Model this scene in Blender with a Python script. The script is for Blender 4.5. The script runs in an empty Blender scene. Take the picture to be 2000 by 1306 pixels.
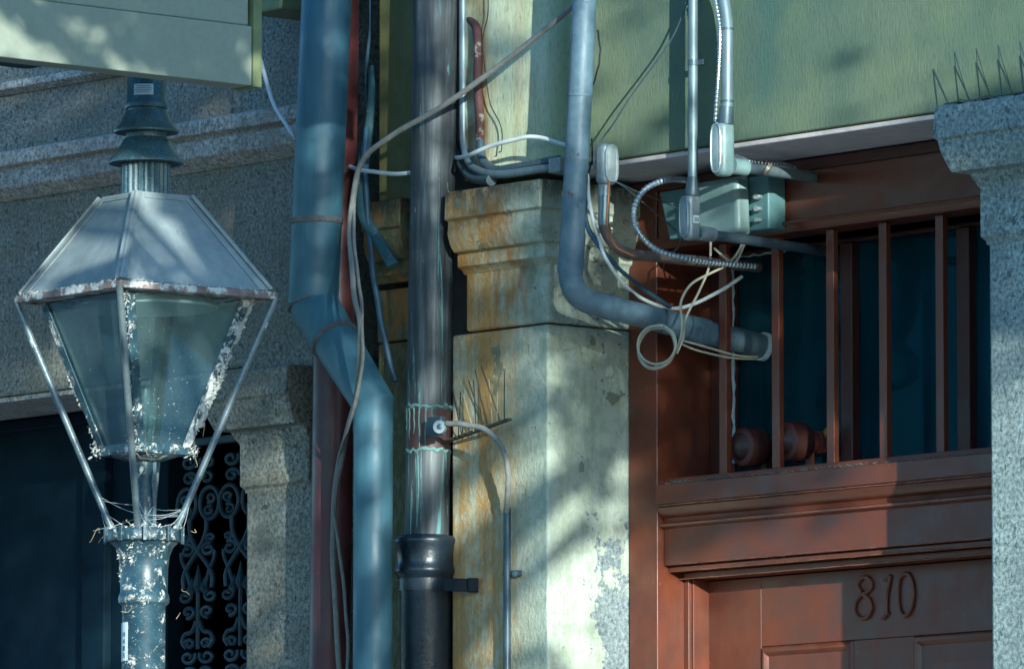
import bpy, bmesh, math, random
from mathutils import Vector, Matrix
R = math.radians
random.seed(11)
scene = bpy.context.scene
col = scene.collection
# ------------------------------------------------------------------ camera, sky, sun, exposure
F = 14600.0                       # focal length in photo pixels (2000 px wide)
YAW, PITCH = R(49.3), R(6.05)
D0 = 15.4                         # distance to the corner of the painted pier
fwd = Vector((-math.sin(YAW) * math.cos(PITCH), math.cos(YAW) * math.cos(PITCH), math.sin(PITCH)))
rgt = Vector((math.cos(YAW), math.sin(YAW), 0))
upv = rgt.cross(fwd)
def ray(px, py): return fwd + rgt * ((px - 1000) / F) + upv * ((653 - py) / F)
CAM = -(ray(1070, 625) * D0); CAM.z = 1.6
cd = bpy.data.cameras.new("camera"); cam = bpy.data.objects.new("camera", cd); col.objects.link(cam)
cam.location = CAM; cam.rotation_euler = (math.pi / 2 + PITCH, 0, YAW)
cd.sensor_width = 36; cd.sensor_fit = 'HORIZONTAL'; cd.lens = 36 * F / 2000
cd.clip_start = 0.5; cd.clip_end = 2000
scene.camera = cam
SUN_AZ, SUN_EL = R(66.5), R(9)      # azimuth from the facade's normal (-Y) towards +X
sdir = Vector((math.sin(SUN_AZ) * math.cos(SUN_EL), -math.cos(SUN_AZ) * math.cos(SUN_EL), math.sin(SUN_EL)))
w = bpy.data.worlds.new("World"); scene.world = w; w.use_nodes = True
nt = w.node_tree; nt.nodes.clear()
wo = nt.nodes.new('ShaderNodeOutputWorld'); wb = nt.nodes.new('ShaderNodeBackground'); ws = nt.nodes.new('ShaderNodeTexSky')
ws.sky_type = 'NISHITA'; ws.sun_disc = False; ws.sun_elevation = SUN_EL; ws.sun_rotation = math.pi - SUN_AZ
ws.ozone_density = 4.0; ws.air_density = 1.0; ws.dust_density = 0.3
nt.links.new(ws.outputs[0], wb.inputs[0]); nt.links.new(wb.outputs[0], wo.inputs[0])
wb.inputs[1].default_value = 0.15
sl = bpy.data.lights.new("sun", 'SUN'); so = bpy.data.objects.new("sun", sl); col.objects.link(so)
sl.energy = 3.0; sl.angle = R(0.32); sl.color = (1, .9, .76)
so.rotation_euler = sdir.to_track_quat('Z', 'Y').to_euler(); so.location = (8, -4, 9)
scene.view_settings.view_transform = 'Standard'; scene.view_settings.look = 'None'
scene.view_settings.gamma = 1; scene.view_settings.exposure = 1.46
scene.view_settings.use_white_balance = True; scene.view_settings.white_balance_temperature = 5350; scene.view_settings.white_balance_tint = -5
scene.cycles.max_bounces = 8; scene.cycles.transparent_max_bounces = 12

# ------------------------------------------------------------------ geometry helpers
def atY(px, py, Y):
    d = ray(px, py); return CAM + d * ((Y - CAM.y) / d.y)
def atX(px, py, X):
    d = ray(px, py); return CAM + d * ((X - CAM.x) / d.x)
def atD(px, py, D): return CAM + ray(px, py) * D
def dep(p): return (Vector(p) - CAM).dot(fwd)
def mpp(p): return dep(p) / F      # metres per photo pixel at p

class MB:
    def __init__(s): s.v = []; s.f = []
    def add(s, vs, fs):
        o = len(s.v); s.v += [Vector(v) for v in vs]; s.f += [[i + o for i in f] for f in fs]; return s
    def box(s, x0, x1, y0, y1, z0, z1):
        return s.add([(x0,y0,z0),(x1,y0,z0),(x1,y1,z0),(x0,y1,z0),(x0,y0,z1),(x1,y0,z1),(x1,y1,z1),(x0,y1,z1)],
                     [[0,3,2,1],[4,5,6,7],[0,1,5,4],[1,2,6,5],[2,3,7,6],[3,0,4,7]])
    def hexa(s, a, b):             # two quads
        return s.add(list(a) + list(b), [[3,2,1,0],[4,5,6,7],[0,1,5,4],[1,2,6,5],[2,3,7,6],[3,0,4,7]])
    def obox(s, c, ax, ay, az, hx, hy, hz):   # oriented box
        c = Vector(c); vs = []
        for k in (-1, 1):
            for i, j in ((-1,-1),(1,-1),(1,1),(-1,1)): vs.append(c + ax*hx*i + ay*hy*j + az*hz*k)
        return s.add(vs, [[0,3,2,1],[4,5,6,7],[0,1,5,4],[1,2,6,5],[2,3,7,6],[3,0,4,7]])
    def loft(s, rings, cap=True):
        n = len(rings[0]); vs = [v for r in rings for v in r]; fs = []
        for k in range(len(rings) - 1):
            for i in range(n): fs.append([k*n+i, k*n+(i+1)%n, (k+1)*n+(i+1)%n, (k+1)*n+i])
        if cap: fs.append(list(range(n))[::-1]); fs.append([(len(rings)-1)*n+i for i in range(n)])
        return s.add(vs, fs)
    def lathe(s, prof, c, seg=32, axis=Vector((0,0,1)), ang=0):
        # prof: (r, h) along axis from c
        c = Vector(c); a = axis.normalized(); u = a.orthogonal().normalized(); v = a.cross(u)
        if abs(a.z) > .99: u, v = Vector((1,0,0)), Vector((0,1,0)) if a.z > 0 else Vector((0,-1,0))
        rings = [[c + a*h + (u*math.cos(ang+2*math.pi*i/seg) + v*math.sin(ang+2*math.pi*i/seg))*max(r,1e-4) for i in range(seg)] for r, h in prof]
        return s.loft(rings)
    def tube(s, pts, r, seg=12, flat=None, cap=True):
        pts = [Vector(p) for p in pts]; n = len(pts)
        rr = r if isinstance(r, (list, tuple)) else [r]*n
        tang = []
        for i in range(n):
            t = (pts[min(i+1,n-1)] - pts[max(i-1,0)])
            tang.append(t.normalized() if t.length > 1e-9 else Vector((0,0,1)))
        u = tang[0].orthogonal().normalized() if flat is None else (Vector(flat) - tang[0]*Vector(flat).dot(tang[0])).normalized()
        rings = []
        for i in range(n):
            u = (u - tang[i]*u.dot(tang[i])).normalized(); v = tang[i].cross(u)
            a = rr[i] if isinstance(rr[i], tuple) else (rr[i], rr[i])
            rings.append([pts[i] + u*a[0]*math.cos(2*math.pi*k/seg) + v*a[1]*math.sin(2*math.pi*k/seg) for k in range(seg)])
        return s.loft(rings, cap)
    def build(s, name, mat, parent=None, smooth=False, bevel=0, org=None, segs=2):
        xs = [v.x for v in s.v]; ys = [v.y for v in s.v]; zs = [v.z for v in s.v]
        o = Vector(((min(xs)+max(xs))/2, (min(ys)+max(ys))/2, min(zs))) if org is None else Vector(org)
        me = bpy.data.meshes.new(name)
        me.from_pydata([v - o for v in s.v], [], s.f)
        bm = bmesh.new(); bm.from_mesh(me); bmesh.ops.recalc_face_normals(bm, faces=bm.faces); bm.to_mesh(me); bm.free()
        if smooth:
            me.polygons.foreach_set('use_smooth', [True]*len(me.polygons))
            try: me.set_sharp_from_angle(angle=R(38))
            except Exception: pass
        ob = bpy.data.objects.new(name, me); col.objects.link(ob)
        me.materials.append(mat)
        if parent:
            ob.parent = parent
            pw = parent.location.copy(); q = parent.parent
            while q: pw += q.location; q = q.parent
            ob.location = o - pw
        else: ob.location = o
        if bevel:
            m = ob.modifiers.new('bevel', 'BEVEL'); m.width = bevel; m.segments = segs; m.limit_method = 'ANGLE'; m.angle_limit = R(35)
            me.polygons.foreach_set('use_smooth', [True]*len(me.polygons))
            try: me.set_sharp_from_angle(angle=R(50))
            except Exception: pass
            m.harden_normals = True
        return ob
def tag(o, label, cat, group=None, kind=None):
    if label: o['label'] = label
    if cat: o['category'] = cat
    if group: o['group'] = group
    if kind: o['kind'] = kind
    return o
def thing(name, loc, label, cat, group=None):
    o = bpy.data.objects.new(name, None); col.objects.link(o); o.location = loc; o.empty_display_size = .1
    return tag(o, label, cat, group)
def smoothpts(pts, n=8, closed=False):     # Catmull-Rom
    pts = [Vector(p) for p in pts]; out = []; m = len(pts)
    for i in range(m if closed else m-1):
        if closed: p0, p1, p2, p3 = pts[(i-1)%m], pts[i], pts[(i+1)%m], pts[(i+2)%m]
        else: p0, p1, p2, p3 = pts[max(i-1,0)], pts[i], pts[i+1], pts[min(i+2,m-1)]
        for k in range(n):
            t = k/n
            out.append(.5*((2*p1) + (p2-p0)*t + (2*p0-5*p1+4*p2-p3)*t*t + (3*p1-p0-3*p2+p3)*t**3))
    out.append(pts[0] if closed else pts[-1]); return out
def fillet(pts, rad, n=7):
    pts = [Vector(p) for p in pts]; out = [pts[0]]
    for i in range(1, len(pts)-1):
        a = (pts[i-1]-pts[i]); b = (pts[i+1]-pts[i]); r = rad[i-1] if isinstance(rad, list) else rad
        d = min(r, a.length*.48, b.length*.48); p, q = pts[i]+a.normalized()*d, pts[i]+b.normalized()*d
        for k in range(n+1):
            t = k/n; out.append(p*(1-t)**2 + pts[i]*2*t*(1-t) + q*t*t)
    out.append(pts[-1]); return out
def resample(pts, step):
    out = [pts[0]]; acc = 0
    for a, b in zip(pts, pts[1:]):
        L = (b-a).length; d = step-acc
        while d <= L and L > 0: out.append(a.lerp(b, d/L)); d += step
        acc = (acc+L) % step
    return out
def YY(lst): return [atY(*p) for p in lst]

# ------------------------------------------------------------------ material helpers
class G:
    def __init__(s, name):
        s.m = bpy.data.materials.new(name); s.m.use_nodes = True; s.t = s.m.node_tree; s.t.nodes.clear()
        s.out = s.t.nodes.new('ShaderNodeOutputMaterial')
    def node(s, typ): return s.t.nodes.new(typ)
    def link(s, a, b):
        if isinstance(a, bpy.types.NodeSocket): s.t.links.new(a, b)
        elif isinstance(a, (tuple, list)) and len(a) == 3 and b.type == 'RGBA': b.default_value = (*a, 1)
        else: b.default_value = a
    def pos(s, world=False, scale=(1,1,1), off=(0,0,0)):
        mp = s.node('ShaderNodeMapping'); mp.inputs['Scale'].default_value = scale; mp.inputs['Location'].default_value = off
        src = s.node('ShaderNodeNewGeometry').outputs['Position'] if world else s.node('ShaderNodeTexCoord').outputs['Object']
        s.t.links.new(src, mp.inputs['Vector']); return mp.outputs[0]
    def noise(s, scale, vec, detail=4, rough=.55, dist=0):
        n = s.node('ShaderNodeTexNoise'); n.inputs['Scale'].default_value = scale; n.inputs['Detail'].default_value = detail
        n.inputs['Roughness'].default_value = rough; n.inputs['Distortion'].default_value = dist
        s.t.links.new(vec, n.inputs['Vector']); return n.outputs[0]
    def vor(s, scale, vec, out='Distance', rnd=1):
        n = s.node('ShaderNodeTexVoronoi'); n.inputs['Scale'].default_value = scale; n.inputs['Randomness'].default_value = rnd
        s.t.links.new(vec, n.inputs['Vector']); return n.outputs[out]
    def ramp(s, fac, *st, interp='LINEAR'):
        n = s.node('ShaderNodeValToRGB'); s.link(fac, n.inputs[0]); n.color_ramp.interpolation = interp
        e = n.color_ramp.elements
        while len(e) < len(st): e.new(.5)
        for el, (p, c) in zip(e, st):
            el.position = p; el.color = (c, c, c, 1) if not isinstance(c, tuple) else (*c, 1)
        return n.outputs[0]
    def mix(s, fac, a, b, blend='MIX'):
        n = s.node('ShaderNodeMix'); n.data_type = 'RGBA'; n.blend_type = blend
        s.link(fac, n.inputs['Factor']); s.link(a, n.inputs[6]); s.link(b, n.inputs[7]); return n.outputs[2]
    def math(s, op, a, b=0.0, clamp=False):
        n = s.node('ShaderNodeMath'); n.operation = op; n.use_clamp = clamp; s.link(a, n.inputs[0]); s.link(b, n.inputs[1]); return n.outputs[0]
    def xyz(s, vec):
        n = s.node('ShaderNodeSeparateXYZ'); s.t.links.new(vec, n.inputs[0]); return n.outputs
    def rng(s, v, a, b, lo=0., hi=1.):
        n = s.node('ShaderNodeMapRange'); n.interpolation_type = 'SMOOTHSTEP'; s.link(v, n.inputs[0])
        for i, q in enumerate((a, b, lo, hi)): n.inputs[i+1].default_value = q
        return n.outputs[0]
    def fin(s, color, rough=.6, metal=0., height=None, bs=.4, bd=.004, spec=.5, coat=0.):
        b = s.node('ShaderNodeBsdfPrincipled'); s.link(color, b.inputs['Base Color']); s.link(rough, b.inputs['Roughness']); s.link(metal, b.inputs['Metallic'])
        b.inputs['Specular IOR Level'].default_value = spec; b.inputs['Coat Weight'].default_value = coat
        if height is not None:
            bp = s.node('ShaderNodeBump'); bp.inputs['Strength'].default_value = bs; bp.inputs['Distance'].default_value = bd
            s.link(height, bp.inputs['Height']); s.t.links.new(bp.outputs[0], b.inputs['Normal'])
        s.t.links.new(b.outputs[0], s.out.inputs[0]); s.b = b; return s.m
def simple(name, c, rough=.5, metal=0., var=.25, sc=40, bs=.25, bd=.002, spec=.5, streak=False, spots=None, spot_t=.66):
    g = G(name); p = g.pos(); q = g.pos(scale=(1,1,.15)) if streak else p
    n = g.noise(sc, q, 5, .6); n2 = g.noise(sc*.22, p, 3)
    f = g.math('ADD', g.math('MULTIPLY', n, .6), g.math('MULTIPLY', n2, .4))
    c1 = tuple(x*(1-var) for x in c); c2 = tuple(min(1, x*(1+var)) for x in c)
    k = g.ramp(f, (.3, c1), (.7, c2)); r = g.ramp(n2, (.3, max(.05, rough-.1)), (.7, min(1, rough+.12)))
    if spots:
        n3 = g.noise(28, p, 6, .7); m = g.ramp(n3, (spot_t-.02, 0.), (spot_t+.04, 1.))
        k = g.mix(m, k, spots); r = g.mix(m, r, (.9,.9,.9))
    return g.fin(k, r, metal, n, bs, bd, spec)

def granite(name, base, dark, light, ochre=0):
    g = G(name); p = g.pos(world=True)
    big = g.noise(2.2, p, 5, .6); mid = g.noise(22, p, 4, .6); fine = g.noise(150, p, 3, .7); salt = g.noise(120, g.pos(world=True, off=(3,1,5)), 3, .75)
    c = g.ramp(salt, (.36, tuple(x*.3 for x in base)), (.48, tuple(x*.9 for x in base)), (.64, tuple(min(1, x*1.75) for x in base)))
    n2 = g.noise(75, g.pos(world=True, scale=(1,1,.75), off=(1,7,2)), 2, .5); c = g.mix(g.ramp(n2, (.345, 1.), (.385, 0.)), c, dark)
    c = g.mix(g.ramp(g.noise(210, p, 2), (.62, 0.), (.68, .9)), c, light)
    c = g.mix(g.ramp(g.noise(9, p, 6, .7), (.4, .45), (.6, 0.)), c, tuple(x*.6 for x in base))
    c = g.mix(g.ramp(big, (.32, .5), (.62, 0.)), c, tuple(x*.5 for x in base))
    streak = g.noise(9, g.pos(world=True, scale=(1,1,.12)), 4)
    c = g.mix(g.ramp(streak, (.5, 0.), (.75, .45)), c, tuple(x*.45 for x in base))
    if ochre: c = g.mix(g.ramp(g.noise(5, g.pos(world=True, scale=(1,1,3)), 4), (.48, 0.), (.72, ochre)), c, (.2,.15,.08))
    return g.fin(c, .8, 0, g.math('ADD', g.math('MULTIPLY', fine, .4), mid), .2, .002, .25)

def stone_paint():
    g = G('peeling_pale_paint'); p = g.pos(world=True); X, Y, Z = g.xyz(p)[:3]
    big = g.noise(4, p, 6, .65); fine = g.noise(130, g.pos(world=True, scale=(1,1,.6)), 4, .75); mid = g.noise(38, p, 5, .65)
    vs = g.noise(30, g.pos(world=True, scale=(1,1,.06)), 6, .7); vs2 = g.noise(14, g.pos(world=True, scale=(1,1,.1), off=(3,1,2)), 5, .65)
    c = g.mix(g.ramp(big, (.35, 0.), (.65, 1.)), (.4,.44,.34), (.58,.61,.5))
    c = g.mix(g.ramp(mid, (.35, .5), (.55, 0.)), c, (.25,.3,.2))
    c = g.mix(g.ramp(vs, (.48, 0.), (.75, .55)), c, (.28,.31,.18))
    lf = g.math('MULTIPLY', g.rng(X, .0, -.2), g.rng(Y, .05, .0))
    fleck = g.ramp(g.noise(60, g.pos(world=True, scale=(1,1,.5)), 6, .75), (.36, 0.), (.56, 1.))
    c = g.mix(g.math('MULTIPLY', lf, g.math('MULTIPLY', g.ramp(vs, (.35, .2), (.55, .95)), fleck)), c, (.5,.29,.085))
    c = g.mix(g.math('MULTIPLY', g.math('MULTIPLY', lf, g.ramp(vs2, (.46, 0.), (.6, .95))), g.rng(X, -.05, -.17)), c, (.4,.24,.08))
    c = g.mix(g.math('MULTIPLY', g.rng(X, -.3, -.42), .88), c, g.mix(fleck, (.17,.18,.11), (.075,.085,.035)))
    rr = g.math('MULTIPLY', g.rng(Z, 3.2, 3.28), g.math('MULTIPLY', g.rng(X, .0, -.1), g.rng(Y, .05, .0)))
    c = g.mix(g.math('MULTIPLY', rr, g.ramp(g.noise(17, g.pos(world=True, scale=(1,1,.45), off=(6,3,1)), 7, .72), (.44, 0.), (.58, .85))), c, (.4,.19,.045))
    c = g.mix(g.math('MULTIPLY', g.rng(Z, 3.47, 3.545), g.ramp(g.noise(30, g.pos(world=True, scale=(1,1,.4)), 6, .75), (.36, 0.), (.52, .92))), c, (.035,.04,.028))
    # bare cement patches where paint has flaked, along the door side of the reveal
    pn = g.noise(12, p, 9, .76); edge = g.math('MULTIPLY', g.rng(Y, .05, .2), g.rng(Z, 3.02, 2.6))
    ps = g.math('ADD', pn, g.math('MULTIPLY', edge, .25))
    pm = g.ramp(ps, (.645, 0.), (.655, 1.))
    pf = g.ramp(g.noise(8, g.pos(world=True, off=(4,2,7)), 6, .6, .3), (.635, 0.), (.645, .8))
    rim = g.ramp(ps, (.628, 0.), (.642, .8), (.655, 0.)); c = g.mix(rim, c, (.6,.64,.58))
    cem = g.mix(g.ramp(g.noise(110, p, 5, .7), (.35, 0.), (.65, 1.)), (.08,.11,.115), (.36,.4,.4))
    c = g.mix(pm, c, cem); c = g.mix(g.math('MULTIPLY', pf, g.rng(Z, 2.75, 3.0)), c, g.mix(mid, (.1,.12,.07), (.22,.24,.17)))
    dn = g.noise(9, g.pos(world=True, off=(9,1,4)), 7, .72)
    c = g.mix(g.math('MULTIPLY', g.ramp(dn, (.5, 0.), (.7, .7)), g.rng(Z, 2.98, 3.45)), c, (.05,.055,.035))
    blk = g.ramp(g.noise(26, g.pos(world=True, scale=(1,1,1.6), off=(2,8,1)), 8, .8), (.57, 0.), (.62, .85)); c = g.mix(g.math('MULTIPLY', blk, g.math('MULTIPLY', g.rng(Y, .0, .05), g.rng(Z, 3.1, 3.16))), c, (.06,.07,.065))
    specks = g.ramp(g.noise(85, p, 4, .7), (.66, 0.), (.69, .85)); c = g.mix(specks, c, (.1,.13,.11))
    h = g.math('SUBTRACT', g.math('ADD', g.math('ADD', fine, mid), g.math('MULTIPLY', big, .5)), g.math('MULTIPLY', pm, .6))
    return g.fin(c, .72, 0, h, .6, .006, .3)

def stucco():
    g = G('green_stucco'); p = g.pos(world=True); X, Y, Z = g.xyz(p)[:3]
    big = g.noise(2.4, p, 5, .6); fine = g.noise(120, g.pos(world=True, scale=(1.6,1,.35)), 5, .75); vs = g.noise(18, g.pos(world=True, scale=(1,1,.09)), 5, .6)
    c = g.mix(g.ramp(big, (.36, 0.), (.62, 1.)), (.085,.14,.108), (.165,.2,.125)); c = g.mix(g.ramp(g.noise(11, g.pos(world=True, scale=(1,1,.5), off=(3,7,2)), 7, .7), (.5, 0.), (.68, .55)), c, (.085,.125,.095)); c = g.mix(g.ramp(g.noise(60, p, 5, .75), (.62, 0.), (.68, .6)), c, (.06,.075,.05))
    c = g.mix(g.ramp(g.noise(5, g.pos(world=True, off=(2,6,1)), 5), (.48, 0.), (.7, .5)), c, (.19,.23,.11))
    c = g.mix(g.rng(X, .28, -.02), c, g.mix(vs, (.2,.26,.13), (.32,.36,.2)))
    c = g.mix(g.math('MULTIPLY', g.rng(X, .06, -.04), .95), c, g.mix(g.ramp(g.noise(16, g.pos(world=True, scale=(1,1,.3)), 6, .7), (.35, 0.), (.65, 1.)), (.52,.55,.31), (.72,.74,.54)))
    o = g.math('MULTIPLY', g.rng(X, .06, -.22), g.ramp(vs, (.46, 0.), (.64, .85))); c = g.mix(o, c, (.4,.25,.08))
    o2 = g.math('MULTIPLY', g.rng(X, -.16, -.27), g.ramp(g.noise(13, p, 5), (.35, .2), (.6, 1.))); c = g.mix(o2, c, (.16,.1,.045))
    c = g.mix(g.math('MULTIPLY', g.rng(X, -.33, -.4), .9), c, g.mix(vs, (.07,.08,.03), (.19,.18,.06)))
    c = g.mix(g.ramp(fine, (.3, .5), (.5, 0.)), c, (.07,.1,.06))
    return g.fin(c, .8, 0, fine, .5, .0035, .3)

def copper():
    g = G('weathered_copper'); p = g.pos(); a = g.node('ShaderNodeTexCoord').outputs['Normal']
    st = g.noise(60, g.pos(scale=(1,1,.04)), 5, .65); st2 = g.noise(55, g.pos(scale=(1,1,.045), off=(1,4,2)), 7, .75, .8)
    c = g.ramp(st, (.34, (.024,.03,.033)), (.5, (.06,.068,.072)), (.7, (.155,.168,.172)))
    X = g.xyz(a)[0]; side = g.rng(X, -.35, -.85); m = g.math('ADD', st2, g.math('MULTIPLY', side, .17))
    vm = g.ramp(m, (.585, 0.), (.63, 1.)); c = g.mix(vm, c, (.17,.36,.36))
    c = g.mix(g.ramp(g.noise(40, g.pos(scale=(1,1,.25), off=(7,0,0)), 7, .75, 1.2), (.66, 0.), (.69, .9)), c, (.45,.62,.6))
    return g.fin(c, g.mix(vm, (.55,.55,.55), (.9,.9,.9)), g.mix(vm, (.2,.2,.2), (0,0,0)), g.math('ADD', st, vm), .3, .002)

def maroon(name, c=(.2,.055,.036), rough=.36):
    g = G(name); p = g.pos(); n = g.noise(14, p, 5, .6); f = g.noise(240, p, 3, .6); v = g.noise(55, g.pos(scale=(1,1,.08)), 4)
    k = g.ramp(n, (.3, tuple(x*.72 for x in c)), (.7, tuple(x*1.2 for x in c)))
    sp = g.ramp(g.noise(110, p, 2), (.755, 0.), (.77, .6)); k = g.mix(sp, k, (.4,.3,.26))
    dd = g.ramp(g.noise(6, p, 8, .75), (.48, 0.), (.72, .5)); k = g.mix(dd, k, (.07,.05,.042)); du = g.ramp(g.noise(17, g.pos(scale=(1,1,.35), off=(5,2,8)), 7, .75), (.54, 0.), (.74, .25)); k = g.mix(du, k, (.2,.085,.05))
    return g.fin(k, g.ramp(n, (.3, rough-.08), (.7, rough+.16)), 0, g.math('ADD', g.math('MULTIPLY', f, .35), v), .25, .002, .5)

def lamp_paint():
    g = G('dark_lamp_paint'); p = g.pos(); n = g.noise(35, p, 5, .6)
    k = g.ramp(n, (.3, (.02,.05,.065)), (.7, (.05,.105,.13)))
    dust = g.ramp(g.noise(300, p, 3, .7), (.5, 0.), (.68, .55)); k = g.mix(dust, k, (.25,.3,.3))
    return g.fin(k, g.ramp(n, (.3, .28), (.7, .5)), 0, n, .25, .0015, .6)
def lamp_dirty(t=.54):
    g = G('lamp_paint_with_lichen'); p = g.pos(); n = g.noise(35, p, 5, .6)
    k = g.ramp(n, (.3, (.012,.032,.045)), (.7, (.04,.085,.11)))
    d = g.ramp(g.noise(48, p, 8, .75, .4), (t, 0.), (t+.06, 1.)); k = g.mix(d, k, g.ramp(g.noise(160, p, 4), (.3, (.35,.33,.28)), (.7, (.75,.75,.7))))
    return g.fin(k, g.mix(d, (.35,.35,.35), (.9,.9,.9)), 0, g.math('ADD', g.math('MULTIPLY', n, .3), g.math('MULTIPLY', d, 1.)), .7, .003)
def glass_mat(name, tint, refl=.06, dust=.08, dust_skyc=(.3,.36,.36)):  # dust layer; on the window panes it also holds a painted sky reflection
    g = G(name); p = g.pos()
    tr = g.node('ShaderNodeBsdfTransparent'); g.link(tint, tr.inputs[0])
    gl = g.node('ShaderNodeBsdfGlossy'); gl.inputs['Roughness'].default_value = .03 if dust > .1 else .1; g.link((.9,.95,1), gl.inputs[0])
    df = g.node('ShaderNodeBsdfDiffuse'); g.link(dust_skyc, df.inputs[0])
    fr = g.node('ShaderNodeFresnel'); fr.inputs[0].default_value = 1.5
    m1 = g.node('ShaderNodeMixShader'); g.t.links.new(g.math('MULTIPLY', fr.outputs[0], refl), m1.inputs[0]); g.t.links.new(tr.outputs[0], m1.inputs[1]); g.t.links.new(gl.outputs[0], m1.inputs[2])
    dn = g.ramp(g.noise(7, g.pos(scale=(1,1,.4)), 6, .65), (.3, dust*.3), (.75, dust*2.2))
    sp = g.ramp(g.noise(190, p, 2), (.72, 0.), (.75, .7))
    m2 = g.node('ShaderNodeMixShader'); g.t.links.new(g.math('MAXIMUM', dn, sp), m2.inputs[0]); g.t.links.new(m1.outputs[0], m2.inputs[1]); g.t.links.new(df.outputs[0], m2.inputs[2])
    g.t.links.new(m2.outputs[0], g.out.inputs[0]); return g.m

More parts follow.
